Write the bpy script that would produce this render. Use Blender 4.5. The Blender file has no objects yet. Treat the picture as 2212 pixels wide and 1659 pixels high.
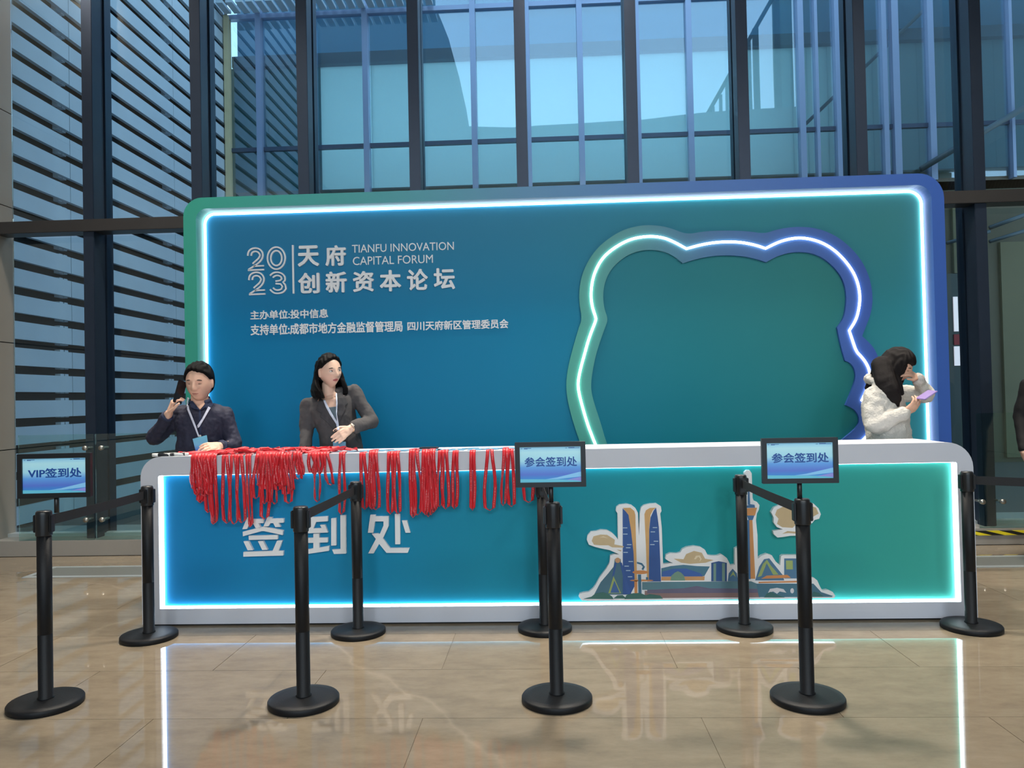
import bpy, bmesh, math, random
from mathutils import Vector, Matrix, noise
from mathutils.bvhtree import BVHTree
random.seed(7)
PI = math.pi
sc = bpy.context.scene
COL = sc.collection

# ------------------------------------------------------------------ camera
FPX = 1661.0
CAMH = 1.39
cam_d = bpy.data.cameras.new('camera')
cam_d.sensor_width = 36.0
cam_d.lens = FPX / 2212 * 36
cam_d.clip_start = 0.05
cam = bpy.data.objects.new('camera', cam_d)
COL.objects.link(cam)
CROT = Matrix.Rotation(math.radians(2.6), 4, 'Z') @ Matrix.Rotation(PI/2 + math.radians(0.98), 4, 'X') @ Matrix.Rotation(-0.0213, 4, 'Z')
cam.matrix_world = Matrix.Translation((0, 0, CAMH)) @ CROT
sc.camera = cam
CR3 = CROT.to_3x3()
def ray(px, py):
    return CR3 @ Vector(((px-1106)/FPX, (829.5-py)/FPX, -1))
def W(px, py, Y):
    d = ray(px, py); t = Y/d.y
    return Vector((d.x*t, Y, CAMH + d.z*t))
def Wz(px, py, z):
    d = ray(px, py); t = (z-CAMH)/d.z
    return Vector((d.x*t, d.y*t, z))

# ------------------------------------------------------------------ world, exposure
wd = bpy.data.worlds.new('sky'); sc.world = wd; wd.use_nodes = True
nt = wd.node_tree; nt.nodes.clear()
tc = nt.nodes.new('ShaderNodeTexCoord'); sx = nt.nodes.new('ShaderNodeSeparateXYZ')
cr = nt.nodes.new('ShaderNodeValToRGB'); bg = nt.nodes.new('ShaderNodeBackground'); ow = nt.nodes.new('ShaderNodeOutputWorld')
nt.links.new(tc.outputs['Generated'], sx.inputs[0]); nt.links.new(sx.outputs['Z'], cr.inputs[0])
cr.color_ramp.elements[0].position = 0.0; cr.color_ramp.elements[0].color = (0.62, 0.80, 0.95, 1)
cr.color_ramp.elements[1].position = 0.9; cr.color_ramp.elements[1].color = (0.42, 0.66, 0.95, 1)
nt.links.new(cr.outputs[0], bg.inputs[0]); bg.inputs[1].default_value = 2.3
nt.links.new(bg.outputs[0], ow.inputs[0])
sc.view_settings.view_transform = 'Standard'; sc.view_settings.look = 'None'
sc.view_settings.exposure = 0.0; sc.view_settings.gamma = 1.0; sc.view_settings.use_curve_mapping = False

def lamp(name, loc, size, power, col, rot=(0, 0, 0), size_y=None):
    l = bpy.data.lights.new(name, 'AREA'); l.energy = power; l.color = col; l.size = size
    if size_y: l.shape = 'RECTANGLE'; l.size_y = size_y
    o = bpy.data.objects.new(name, l); o.location = loc; o.rotation_euler = rot; COL.objects.link(o)
    return o
# lobby lights: added cool fill from behind, warm lamps over the counter
for lx in (-3.0, 0.8, 4.6):
    lamp('unseen_lobby_lamp', (lx, -5.1, 6.5), 1.4, 230, (0.90, 0.97, 1.0))  # unseen fill, added to brighten the backdrop and counter front
for lx in (-2.6, 0.3, 3.2):
    lamp('unseen_lobby_lamp', (lx, 5.6, 6.5), 0.7, 78, (1.0, 0.90, 0.76)).data.spread = 1.5
lamp('ceiling_downlight', (-5.0, 5.8, 6.5), 0.12, 60, (1.0, 0.93, 0.84))
lamp('ceiling_downlight', (0.4, 5.7, 6.5), 0.12, 110, (1.0, 0.93, 0.84))
# area lamp added inside the offices, backlighting the blinds to brighten them
lamp('blind_backlight', (-0.4, 15.7, 6.3), 9.6, 620, (1.0, 0.97, 1.0), (-PI/2, 0, 0), 3.0)

# ------------------------------------------------------------------ helpers
def lin(c):
    return tuple(((v/255/12.92) if v/255 <= 0.04045 else ((v/255+0.055)/1.055)**2.4) for v in c) + (1,)
def mat(name, c, rough=0.5, metal=0.0, var=0.06, scale=8.0, bump=0.0, spec=0.5, coat=0.0, emit=None, estr=0.0, bscale=None):
    m = bpy.data.materials.new(name); m.use_nodes = True
    n = m.node_tree; b = n.nodes['Principled BSDF']; L = n.links
    b.inputs['Roughness'].default_value = rough; b.inputs['Metallic'].default_value = metal
    b.inputs['Specular IOR Level'].default_value = spec; b.inputs['Coat Weight'].default_value = coat
    col = lin(c)
    t = n.nodes.new('ShaderNodeTexCoord'); nz = n.nodes.new('ShaderNodeTexNoise')
    nz.inputs['Scale'].default_value = scale; nz.inputs['Detail'].default_value = 4
    L.new(t.outputs['Object'], nz.inputs['Vector'])
    mx = n.nodes.new('ShaderNodeMix'); mx.data_type = 'RGBA'
    mx.inputs[6].default_value = tuple(v*(1-var) for v in col[:3])+(1,)
    mx.inputs[7].default_value = tuple(min(1, v*(1+var)) for v in col[:3])+(1,)
    L.new(nz.outputs['Fac'], mx.inputs[0]); L.new(mx.outputs[2], b.inputs['Base Color'])
    if bump:
        bp = n.nodes.new('ShaderNodeBump'); bp.inputs['Strength'].default_value = bump; bp.inputs['Distance'].default_value = 0.01
        n2 = n.nodes.new('ShaderNodeTexNoise'); n2.inputs['Scale'].default_value = bscale or scale*6; n2.inputs['Detail'].default_value = 5
        L.new(t.outputs['Object'], n2.inputs['Vector']); L.new(n2.outputs['Fac'], bp.inputs['Height']); L.new(bp.outputs[0], b.inputs['Normal'])
    if emit:
        b.inputs['Emission Color'].default_value = lin(emit); b.inputs['Emission Strength'].default_value = estr
    m['b'] = 1
    return m
def gradmat(name, axis, stops, rough=0.45, spec=0.5, axis2=None, stops2=None, fac2=0.5, coat=0.0):
    """printed colour gradient running along a world axis. stops: (position in metres, colour)"""
    m = bpy.data.materials.new(name); m.use_nodes = True
    n = m.node_tree; b = n.nodes['Principled BSDF']; L = n.links
    b.inputs['Roughness'].default_value = rough; b.inputs['Specular IOR Level'].default_value = spec
    b.inputs['Coat Weight'].default_value = coat
    g = n.nodes.new('ShaderNodeNewGeometry'); s = n.nodes.new('ShaderNodeSeparateXYZ'); L.new(g.outputs['Position'], s.inputs[0])
    def ramp(ax, st):
        lo, hi = st[0][0], st[-1][0]
        r = n.nodes.new('ShaderNodeMapRange'); r.inputs[1].default_value = lo; r.inputs[2].default_value = hi
        L.new(s.outputs[ax], r.inputs[0])
        c = n.nodes.new('ShaderNodeValToRGB'); e = c.color_ramp
        while len(e.elements) < len(st): e.elements.new(0.5)
        for k, (p, col) in enumerate(st):
            e.elements[k].position = (p-lo)/(hi-lo); e.elements[k].color = lin(col)
        L.new(r.outputs[0], c.inputs[0]); return c
    a = ramp(axis, stops)
    if axis2:
        c2 = ramp(axis2, stops2)
        mx = n.nodes.new('ShaderNodeMix'); mx.data_type = 'RGBA'; mx.inputs[0].default_value = fac2
        L.new(a.outputs[0], mx.inputs[6]); L.new(c2.outputs[0], mx.inputs[7]); L.new(mx.outputs[2], b.inputs['Base Color'])
    else:
        L.new(a.outputs[0], b.inputs['Base Color'])
    return m
def emat(name, c, s):
    m = bpy.data.materials.new(name); m.use_nodes = True
    b = m.node_tree.nodes['Principled BSDF']
    b.inputs['Base Color'].default_value = (0.9, 0.9, 0.9, 1)
    b.inputs['Emission Color'].default_value = c + (1,); b.inputs['Emission Strength'].default_value = s
    return m
def glassmat(name, tint, refl, rough=0.0, rcol=(1, 1, 1), wav=0.0):
    m = bpy.data.materials.new(name); m.use_nodes = True
    n = m.node_tree; n.nodes.clear(); L = n.links
    o = n.nodes.new('ShaderNodeOutputMaterial'); mx = n.nodes.new('ShaderNodeMixShader')
    tr = n.nodes.new('ShaderNodeBsdfTransparent'); gl = n.nodes.new('ShaderNodeBsdfGlossy')
    tr.inputs[0].default_value = tint+(1,); gl.inputs[0].default_value = rcol+(1,); gl.inputs['Roughness'].default_value = rough
    fr = n.nodes.new('ShaderNodeFresnel'); fr.inputs[0].default_value = 1.5
    ad = n.nodes.new('ShaderNodeMath'); ad.operation = 'MULTIPLY_ADD'; ad.use_clamp = True; ad.inputs[1].default_value = 0.6; ad.inputs[2].default_value = refl
    L.new(fr.outputs[0], ad.inputs[0]); L.new(ad.outputs[0], mx.inputs[0])
    if wav:
        t = n.nodes.new('ShaderNodeTexCoord'); nz = n.nodes.new('ShaderNodeTexNoise'); nz.inputs['Scale'].default_value = 0.9; nz.inputs['Detail'].default_value = 0
        bp = n.nodes.new('ShaderNodeBump'); bp.inputs['Strength'].default_value = wav; bp.inputs['Distance'].default_value = 0.02
        L.new(t.outputs['Object'], nz.inputs['Vector']); L.new(nz.outputs['Fac'], bp.inputs['Height']); L.new(bp.outputs[0], gl.inputs['Normal'])
    L.new(tr.outputs[0], mx.inputs[1]); L.new(gl.outputs[0], mx.inputs[2]); L.new(mx.outputs[0], o.inputs[0])
    return m

def tag(o, label=None, cat=None, group=None, kind=None):
    if label: o['label'] = label
    if cat: o['category'] = cat
    if group: o['group'] = group
    if kind: o['kind'] = kind
    return o
def empty(name, loc, label=None, cat=None, group=None, kind=None):
    o = bpy.data.objects.new(name, None); o.location = loc; o.empty_display_size = 0.1
    COL.objects.link(o)
    return tag(o, label, cat, group, kind)
def wloc(o):
    v = Vector((0, 0, 0))
    while o is not None: v += Vector(o.location); o = o.parent
    return v
class MB:
    def __init__(s): s.v = []; s.f = []; s.sm = []; s.mi = []; s.cur = 0
    def add(s, vs, fs, smooth=False):
        k = len(s.v); s.v += [tuple(v) for v in vs]
        for f in fs: s.f.append([i+k for i in f]); s.sm.append(smooth); s.mi.append(s.cur)
        return s
    def box(s, x0, x1, y0, y1, z0, z1):
        vs = [(x, y, z) for z in (z0, z1) for y in (y0, y1) for x in (x0, x1)]
        return s.add(vs, [(0, 2, 3, 1), (4, 5, 7, 6), (0, 1, 5, 4), (2, 6, 7, 3), (0, 4, 6, 2), (1, 3, 7, 5)])
    def bbox(s, x0, x1, y0, y1, z0, z1, b=0.004):
        """box with chamfered edges"""
        bm = bmesh.new(); bmesh.ops.create_cube(bm, size=1)
        for v in bm.verts: v.co = Vector(((x0+x1)/2+v.co.x*(x1-x0), (y0+y1)/2+v.co.y*(y1-y0), (z0+z1)/2+v.co.z*(z1-z0)))
        bmesh.ops.bevel(bm, geom=bm.edges[:], offset=b, segments=2, affect='EDGES')
        bm.verts.index_update(); s.add([v.co[:] for v in bm.verts], [[v.index for v in f.verts] for f in bm.faces]); bm.free(); return s
    def prism(s, poly, y0, y1):
        """poly of (x,z); front at y0, back at y1"""
        n = len(poly); ar = sum(poly[i][0]*poly[(i+1) % n][1]-poly[(i+1) % n][0]*poly[i][1] for i in range(n))
        if ar < 0: poly = poly[::-1]
        vs = [(x, y0, z) for x, z in poly]+[(x, y1, z) for x, z in poly]
        fs = [list(range(n)), list(range(2*n-1, n-1, -1))]+[(i, i+n, (i+1) % n+n, (i+1) % n) for i in range(n)]
        return s.add(vs, fs)
    def ring(s, outer, inner, y0, y1):
        n = len(outer)
        vs = [(x, y0, z) for x, z in outer]+[(x, y0, z) for x, z in inner]+[(x, y1, z) for x, z in outer]+[(x, y1, z) for x, z in inner]
        fs = []
        for i in range(n):
            j = (i+1) % n
            fs += [(i, j, n+j, n+i), (2*n+j, 2*n+i, 3*n+i, 3*n+j), (j, i, 2*n+i, 2*n+j), (n+i, n+j, 3*n+j, 3*n+i)]
        return s.add(vs, fs)
    def lathe(s, prof, c=(0, 0, 0), seg=48):
        n = len(prof); vs = []; fs = []
        for k in range(seg):
            a = 2*PI*k/seg
            for r, z in prof: vs.append((c[0]+r*math.cos(a), c[1]+r*math.sin(a), c[2]+z))
        for k in range(seg):
            k2 = (k+1) % seg
            for i in range(n-1): fs.append((k*n+i, k2*n+i, k2*n+i+1, k*n+i+1))
        return s.add(vs, fs, True)
    def tube(s, pts, r, seg=8, closed=False):
        pts = [Vector(p) for p in pts]; n = len(pts); vs = []; fs = []
        rr = r if isinstance(r, (list, tuple)) else [r]*n
        for i, p in enumerate(pts):
            a = pts[(i-1) % n] if (closed or i > 0) else p; b = pts[(i+1) % n] if (closed or i < n-1) else p
            d = (b-a).normalized(); u = d.cross(Vector((0, 1, 0.01))).normalized()
            if u.length < 0.1: u = Vector((1, 0, 0))
            w = d.cross(u).normalized()
            for k in range(seg):
                t = 2*PI*k/seg; vs.append(p+(u*math.cos(t)+w*math.sin(t))*rr[i])
        m = n if closed else n-1
        for i in range(m):
            j = (i+1) % n
            for k in range(seg): fs.append((i*seg+k, i*seg+(k+1) % seg, j*seg+(k+1) % seg, j*seg+k))
        if not closed: fs += [list(range(seg))[::-1], [(n-1)*seg+k for k in range(seg)]]
        return s.add(vs, fs, True)
    def ell(s, c, r, seg=20, rings=14, M=None):
        c = Vector(c); vs = []; fs = []
        for i in range(rings+1):
            ph = PI*i/rings
            for k in range(seg):
                t = 2*PI*k/seg
                p = Vector((r[0]*math.sin(ph)*math.cos(t), r[1]*math.sin(ph)*math.sin(t), r[2]*math.cos(ph)))
                if M: p = M @ p
                vs.append(c+p)
        for i in range(rings):
            for k in range(seg): fs.append((i*seg+k, (i+1)*seg+k, (i+1)*seg+(k+1) % seg, i*seg+(k+1) % seg))
        return s.add(vs, fs, True)
    def cone(s, p0, r0, p1, r1, seg=16, a=1.0, side=None):
        """capsule that tapers; optional flattening a along the second axis"""
        p0 = Vector(p0); p1 = Vector(p1); d = (p1-p0); L = d.length; d = d.normalized()
        u = Vector(side).normalized() if side else d.cross(Vector((0.31, 0.87, 0.2))).normalized()
        u = (u-d*u.dot(d)).normalized(); w = d.cross(u)
        prof = [(math.cos(t)*r0, -math.sin(t)*r0) for t in (PI/2, 1.2, 0.8, 0.4, 0)]+[(math.cos(t)*r1, L+math.sin(t)*r1) for t in (0, 0.4, 0.8, 1.2, PI/2)]
        n = len(prof); vs = []; fs = []
        for rr, h in prof:
            rr = max(rr, 1e-5)
            for k in range(seg):
                t = 2*PI*k/seg; vs.append(p0+d*h+(u*math.cos(t)+w*math.sin(t)*a)*rr)
        for i in range(n-1):
            for k in range(seg): fs.append((i*seg+k, i*seg+(k+1) % seg, (i+1)*seg+(k+1) % seg, (i+1)*seg+k))
        return s.add(vs, fs, True)
    def loft(s, rings, seg=28, pw=2.3):
        """rings: (center, rx, ry, xdir) closed with caps; superellipse section"""
        vs = []; fs = []; n = len(rings)
        for c, rx, ry, xd in rings:
            c = Vector(c); xd = Vector(xd).normalized(); yd = Vector((0, 0, 1)).cross(xd).normalized()
            for k in range(seg):
                t = 2*PI*k/seg; ct, st = math.cos(t), math.sin(t)
                vs.append(c+xd*rx*math.copysign(abs(ct)**(2/pw), ct)+yd*ry*math.copysign(abs(st)**(2/pw), st))
        for i in range(n-1):
            for k in range(seg): fs.append((i*seg+k, i*seg+(k+1) % seg, (i+1)*seg+(k+1) % seg, (i+1)*seg+k))
        fs += [list(range(seg))[::-1], [(n-1)*seg+k for k in range(seg)]]
        return s.add(vs, fs, True)
    def build(s, name, m, parent=None, local=False):
        me = bpy.data.meshes.new(name)
        off = Vector((0, 0, 0)) if (parent is None or local) else wloc(parent)
        me.from_pydata([(v[0]-off.x, v[1]-off.y, v[2]-off.z) for v in s.v], [], s.f)
        me.polygons.foreach_set('use_smooth', s.sm)
        for mm in (m if isinstance(m, (list, tuple)) else [m]): me.materials.append(mm)
        if isinstance(m, (list, tuple)): me.polygons.foreach_set('material_index', s.mi)
        me.update()
        o = bpy.data.objects.new(name, me); COL.objects.link(o)
        if parent: o.parent = parent
        return o
def inst(name, me, parent, loc=(0, 0, 0)):
    o = bpy.data.objects.new(name, me); o.parent = parent; o.location = loc; COL.objects.link(o); return o
def finish(me, name, m, parent):
    off = wloc(parent)
    me.transform(Matrix.Translation(-off)); me.materials.clear()
    for mm in (m if isinstance(m, (list, tuple)) else [m]): me.materials.append(mm)
    o = bpy.data.objects.new(name, me); COL.objects.link(o); o.parent = parent
    return o
def rr(x0, x1, z0, z1, r, n=8):
    """rounded rectangle; r = (bottom-left, bottom-right, top-right, top-left)"""
    pts = []
    for (cx, cz, a0, q) in ((x0, z0, PI, r[0]), (x1, z0, 1.5*PI, r[1]), (x1, z1, 0, r[2]), (x0, z1, PI/2, r[3])):
        q = max(q, 1e-4); ox = cx+(q if cx == x0 else -q); oz = cz+(q if cz == z0 else -q)
        for k in range(n+1):
            a = a0+PI/2*k/n; pts.append((ox+q*math.cos(a), oz+q*math.sin(a)))
    return pts
def xz(v): return (v.x, v.z)

def embolden(me, b):
    """heavier weight: the raised character repeated a hair to each side, every layer a little less deep"""
    if not b: return me
    V = [v.co.copy() for v in me.vertices]; F = [tuple(p.vertices) for p in me.polygons]; n = len(V); vs = []; fs = []
    for k, (dx, dy) in enumerate(((0, 0), (b, 0), (-b, 0), (0, b), (0, -b), (b*.7, b*.7), (-b*.7, b*.7), (b*.7, -b*.7), (-b*.7, -b*.7))):
        vs += [(v.x+dx, v.y+dy, v.z*(1+0.05*k)) for v in V]; fs += [[q+k*n for q in f] for f in F]
    me.clear_geometry(); me.from_pydata(vs, [], fs); me.update(); return me
def textmesh(body, loc, height, width=None, ext=0.01, bold=0.0, name='lettering', m=None, parent=None, space=1.0, skew=0.0):
    """raised or printed characters facing the room (-Y). height = size of a full glyph square."""
    c = bpy.data.curves.new('t', 'FONT'); c.body = body; c.size = height; c.extrude = ext; 
    c.resolution_u = 3; c.space_character = space
    o = bpy.data.objects.new('t', c); COL.objects.link(o)
    dg = bpy.context.evaluated_depsgraph_get(); dg.update()
    me = bpy.data.meshes.new_from_object(o.evaluated_get(dg), depsgraph=dg)
    COL.objects.unlink(o); bpy.data.objects.remove(o); embolden(me, bold*height)
    xs = [v.co.x for v in me.vertices]; ys = [v.co.y for v in me.vertices]
    x0, x1, y0, y1 = min(xs), max(xs), min(ys), max(ys)
    sx_ = (width/(x1-x0)) if width else 1.0
    sy_ = 1.0
    for v in me.vertices:
        x, y, z = v.co; v.co = ((x-x0)*sx_, -z, (y-y0)*sy_)
    me.transform(Matrix.Translation(loc)); me.name = name
    return finish(me, name, m, parent)
def glyph(ch, x0, x1, z0, z1, yfront, ext, bold, name, m, parent):
    """one character fitted into a box"""
    c = bpy.data.curves.new('t', 'FONT'); c.body = ch; c.size = 1; c.extrude = 1; c.resolution_u = 3
    o = bpy.data.objects.new('t', c); COL.objects.link(o)
    dg = bpy.context.evaluated_depsgraph_get(); dg.update()
    me = bpy.data.meshes.new_from_object(o.evaluated_get(dg), depsgraph=dg)
    COL.objects.unlink(o); bpy.data.objects.remove(o); embolden(me, bold)
    xs = [v.co.x for v in me.vertices]; ys = [v.co.y for v in me.vertices]
    a0, a1, b0, b1 = min(xs), max(xs), min(ys), max(ys)
    for v in me.vertices:
        x, y, z = v.co
        v.co = (x0+(x-a0)/(a1-a0)*(x1-x0), yfront+(0 if z > 0 else ext)-(abs(z)-1)*0.004, z0+(y-b0)/(b1-b0)*(z1-z0))
    me.name = name
    return finish(me, name, m, parent)

# ------------------------------------------------------------------ materials
M_dark = mat('dark_metal', (40, 52, 70), 0.38, 0.5, 0.1)
M_black = mat('black_powdercoat', (17, 19, 23), 0.5, 0.0, 0.15, 30, 0.1, spec=0.3)
M_white = mat('white_laminate', (214, 216, 226), 0.35, 0, 0.02)
M_letter = mat('white_acrylic', (248, 248, 250), 0.4, 0, 0.01)
M_stone = mat('grey_stone', (150, 146, 140), 0.45, 0, 0.08, 3, 0.1)
M_louver = mat('louver_stone', (196, 212, 224), 0.6, 0, 0.10, 2.5, 0.15)
M_shade = mat('dark_backing', (30, 34, 38), 0.7)
M_farmull = mat('pale_aluminium', (150, 168, 200), 0.35, 0.3, 0.03)
M_glass = glassmat('clear_glass', (0.90, 0.965, 0.975), 0.0)
M_farglass = glassmat('mirrored_glass', (0.84, 0.95, 0.95), 0.14, 0.0, (0.76, 0.86, 1.0), 0.06)
M_led = emat('led_strip', (0.82, 0.93, 1.0), 14.0)
M_neon = emat('neon_tube', (1.0, 0.98, 0.88), 7.0)
M_skin = mat('skin', (226, 182, 158), 0.5, 0, 0.06, 12)
M_lips = mat('lips', (176, 92, 92), 0.45)
M_lips2 = mat('pale_lips', (184, 122, 108), 0.5)
M_hairb = mat('black_hair', (8, 8, 11), 0.55, 0, 0.2, 60, 0.3, spec=0.14)

# marble floor
def marble():
    m = bpy.data.materials.new('beige_marble'); m.use_nodes = True
    n = m.node_tree; b = n.nodes['Principled BSDF']; L = n.links
    g = n.nodes.new('ShaderNodeNewGeometry')
    mp = n.nodes.new('ShaderNodeMapping'); mp.inputs['Scale'].default_value = (1.8, 4.0, 1); L.new(g.outputs['Position'], mp.inputs[0])
    nz = n.nodes.new('ShaderNodeTexNoise'); nz.inputs['Scale'].default_value = 2.2; nz.inputs['Detail'].default_value = 9; nz.inputs['Roughness'].default_value = 0.72
    L.new(mp.outputs[0], nz.inputs['Vector'])
    c = n.nodes.new('ShaderNodeValToRGB'); e = c.color_ramp
    e.elements[0].position = 0.30; e.elements[0].color = lin((124, 112, 96)); e.elements[1].position = 0.75; e.elements[1].color = lin((148, 136, 118))
    x = e.elements.new(0.5); x.color = lin((137, 124, 106)); L.new(nz.outputs['Fac'], c.inputs[0])
    vo = n.nodes.new('ShaderNodeTexVoronoi'); vo.feature = 'DISTANCE_TO_EDGE'; vo.inputs['Scale'].default_value = 0.42
    wn = n.nodes.new('ShaderNodeTexNoise'); wn.inputs['Scale'].default_value = 1.3; wn.inputs['Detail'].default_value = 6; L.new(g.outputs['Position'], wn.inputs['Vector'])
    vm = n.nodes.new('ShaderNodeMix'); vm.data_type = 'VECTOR'; vm.inputs[0].default_value = 0.35
    L.new(g.outputs['Position'], vm.inputs[4]); L.new(wn.outputs['Color'], vm.inputs[5]); L.new(vm.outputs[1], vo.inputs['Vector'])
    c2 = n.nodes.new('ShaderNodeValToRGB'); c2.color_ramp.elements[0].position = 0; c2.color_ramp.elements[0].color = (1, 1, 1, 1)
    c2.color_ramp.elements[1].position = 0.006; c2.color_ramp.elements[1].color = (0, 0, 0, 1); L.new(vo.outputs['Distance'], c2.inputs[0])
    mu = n.nodes.new('ShaderNodeMath'); mu.operation = 'MULTIPLY'; mu.inputs[1].default_value = 0.13; L.new(c2.outputs[0], mu.inputs[0])
    mx = n.nodes.new('ShaderNodeMix'); mx.data_type = 'RGBA'; mx.inputs[7].default_value = lin((205, 190, 168))
    L.new(mu.outputs[0], mx.inputs[0]); L.new(c.outputs[0], mx.inputs[6])
    oi = n.nodes.new('ShaderNodeObjectInfo'); mr = n.nodes.new('ShaderNodeMapRange'); mr.inputs[3].default_value = 0.97; mr.inputs[4].default_value = 1.03
    L.new(oi.outputs['Random'], mr.inputs[0])
    vs = n.nodes.new('ShaderNodeVectorMath'); vs.operation = 'SCALE'; L.new(mx.outputs[2], vs.inputs[0]); L.new(mr.outputs[0], vs.inputs[3])
    L.new(vs.outputs[0], b.inputs['Base Color'])
    b.inputs['Roughness'].default_value = 0.025; b.inputs['Specular IOR Level'].default_value = 0.42
    return m
M_marble = marble()

# ------------------------------------------------------------------ room shell
XL, XR, YB, YG, ZC = -5.22, 9.6, -6.0, 7.30, 6.6
floor = MB().box(XL-0.4, XR+0.3, YB-0.3, 7.9, -0.25, -0.004).build('floor', M_marble); tag(floor, kind='structure')
tile_l = MB().box(0, 1.197, 0, 0.597, 0, 0.004).build('tile', M_marble, floor)
tile_me = tile_l.data
ys = 3.352-0.6*4; first = True; row = 0
while ys < 6.6:
    k = 0; x = 0.03-1.2*6+(0.6 if row % 2 else 0)
    while x < XR:
        xa = max(x, XL)
        if x+1.2 > XL+0.05 and x+1.2 < XR+0.5:
            if xa > x or x+1.2 > XR:
                t = MB().box(xa, min(x+1.197, XR), ys, ys+0.597, -0.004, 0).build('tile', M_marble, floor)
            elif first:
                tile_l.location = (x, ys, -0.004); first = False
            else: inst('tile', tile_me, floor, (x, ys, -0.004))
        x += 1.2
    ys += 0.6; row += 1
ceil = MB().box(XL-0.3, XR+0.3, YB-0.3, YG+0.2, ZC, ZC+0.3).build('ceiling', mat('ceiling_paint', (222, 218, 210), 0.8)); tag(ceil, kind='structure')
# left side wall clad with large stone slabs
M_wallL = mat('wall_stone', (150, 142, 132), 0.28, 0, 0.12, 2.0, 0.05)
wl = MB().box(XL-0.35, XL-0.03, YB, 7.34, 0, ZC).build('wall_left', M_shade); tag(wl, kind='structure')
zj = [0.06, 0.98, 2.02, 3.35, 4.28, 5.5, ZC]
for yy in range(6):
    for zz in range(6):
        y1 = 7.33-yy*1.4; MB().bbox(XL-0.03, XL, y1-1.392, y1, zj[zz]+0.008, zj[zz+1], 0.002).build('stone_panel', M_wallL, wl)
MB().box(XL-0.03, XL-0.012, YB, 7.33, 0.0, 0.06).build('plinth', M_black, wl)
wr = MB().box(XR, XR+0.3, YB, YG+0.3, 0, ZC).build('wall_right', mat('wall_right_stone', (150, 138, 118), 0.5)); tag(wr, kind='structure')
wb = MB().box(XL, XR, YB-0.3, YB, 0, 0.3).box(XL, XR, YB-0.3, YB, 5.2, ZC).box(XL, XL+1.6, YB-0.3, YB, 0.3, 5.2).box(XR-3.5, XR, YB-0.3, YB, 0.3, 5.2)
for i in range(4): wb.box(XL+1.6+i*2.6-0.06, XL+1.6+i*2.6+0.06, YB-0.3, YB, 0.3, 5.2)
wb = wb.build('wall_back', mat('wall_back_stone', (160, 146, 124), 0.6)); tag(wb, kind='structure')
# kerb under the glass, metal framed grating in the floor before it
kerb = MB().bbox(XL, XR, 6.98, 7.86, 0, 0.145, 0.004).build('trim_1', M_stone); tag(kerb, 'grey stone kerb carrying the glass wall', kind='structure')
gx0 = Wz(12, 1254, 0).x
gr = empty('trim_2', (0, 6.1, 0), kind='structure')
M_frame = mat('satin_steel', (196, 202, 204), 0.3, 0.4, 0.03)
MB().box(gx0+.08, XR, 6.10, 6.15, 0.001, 0.006).box(gx0+.08, XR, 6.47, 6.51, 0.001, 0.006).box(gx0+.08, gx0+.13, 6.15, 6.47, 0.001, 0.006).build('steel_border', M_frame, gr)
MB().box(gx0+.13, XR, 6.15, 6.47, 0.0005, 0.003).build('grating', mat('grating', (126, 128, 124), 0.4, 0.2, 0.1, 40), gr)
# hazard tape on the kerb face, right
def hazard():
    m = bpy.data.materials.new('hazard_tape'); m.use_nodes = True; n = m.node_tree; L = n.links; b = n.nodes['Principled BSDF']
    g = n.nodes.new('ShaderNodeNewGeometry'); s = n.nodes.new('ShaderNodeSeparateXYZ'); L.new(g.outputs['Position'], s.inputs[0])
    a = n.nodes.new('ShaderNodeMath'); a.operation = 'MULTIPLY_ADD'; a.inputs[1].default_value = 4.0; L.new(s.outputs['Z'], a.inputs[0]); L.new(s.outputs['X'], a.inputs[2])
    q = n.nodes.new('ShaderNodeMath'); q.operation = 'MULTIPLY'; q.inputs[1].default_value = 4.5; L.new(a.outputs[0], q.inputs[0])
    f = n.nodes.new('ShaderNodeMath'); f.operation = 'FRACT'; L.new(q.outputs[0], f.inputs[0])
    t = n.nodes.new('ShaderNodeMath'); t.operation = 'GREATER_THAN'; t.inputs[1].default_value = 0.5; L.new(f.outputs[0], t.inputs[0])
    mx = n.nodes.new('ShaderNodeMix'); mx.data_type = 'RGBA'; mx.inputs[6].default_value = lin((28, 28, 26)); mx.inputs[7].default_value = lin((232, 214, 40))
    L.new(t.outputs[0], mx.inputs[0]); L.new(mx.outputs[2], b.inputs['Base Color']); b.inputs['Roughness'].default_value = 0.4
    return m
hz = MB().box(3.2, XR, 6.972, 6.979, 0.085, 0.125).build('hazard_tape', hazard())
tag(hz, 'yellow and black striped tape along the kerb under the right glass wall', 'tape')

# ------------------------------------------------------------------ near glass wall
win = empty('window_1', (0, 7.2, 0.145), kind='structure')
mull_px = [190, 424, 654, 894, 1125, 1364, 1604, 1857, 2108]
mx_ = [W(p, 200, 7.10).x for p in mull_px]
mx_ = mx_+[mx_[-1]+1.05*k for k in range(1, 5)]
TZ = 3.06
tz0, tz1 = 3.045, 3.16
for x in mx_:
    MB().bbox(x-0.052, x+0.052, 7.08, 7.235, 0.145, ZC, 0.004).build('mullion', M_dark, win)
    MB().box(x-0.03, x+0.03, 7.24, 7.30, 0.145, ZC).box(x-0.045, x+0.045, 7.31, 7.42, 0.145, ZC).build('outer_fin', M_dark, win)
MB().bbox(XL, XR, 7.06, 7.24, tz0, tz1, 0.004).build('transom', mat('bronze_metal', (64, 62, 62), 0.4, 0.5, 0.1), win)
MB().box(XL, XR, 7.2, 7.32, 0.145, 0.175).build('sill', M_frame, win)
ex = [XL]+mx_+[XR]
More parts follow.
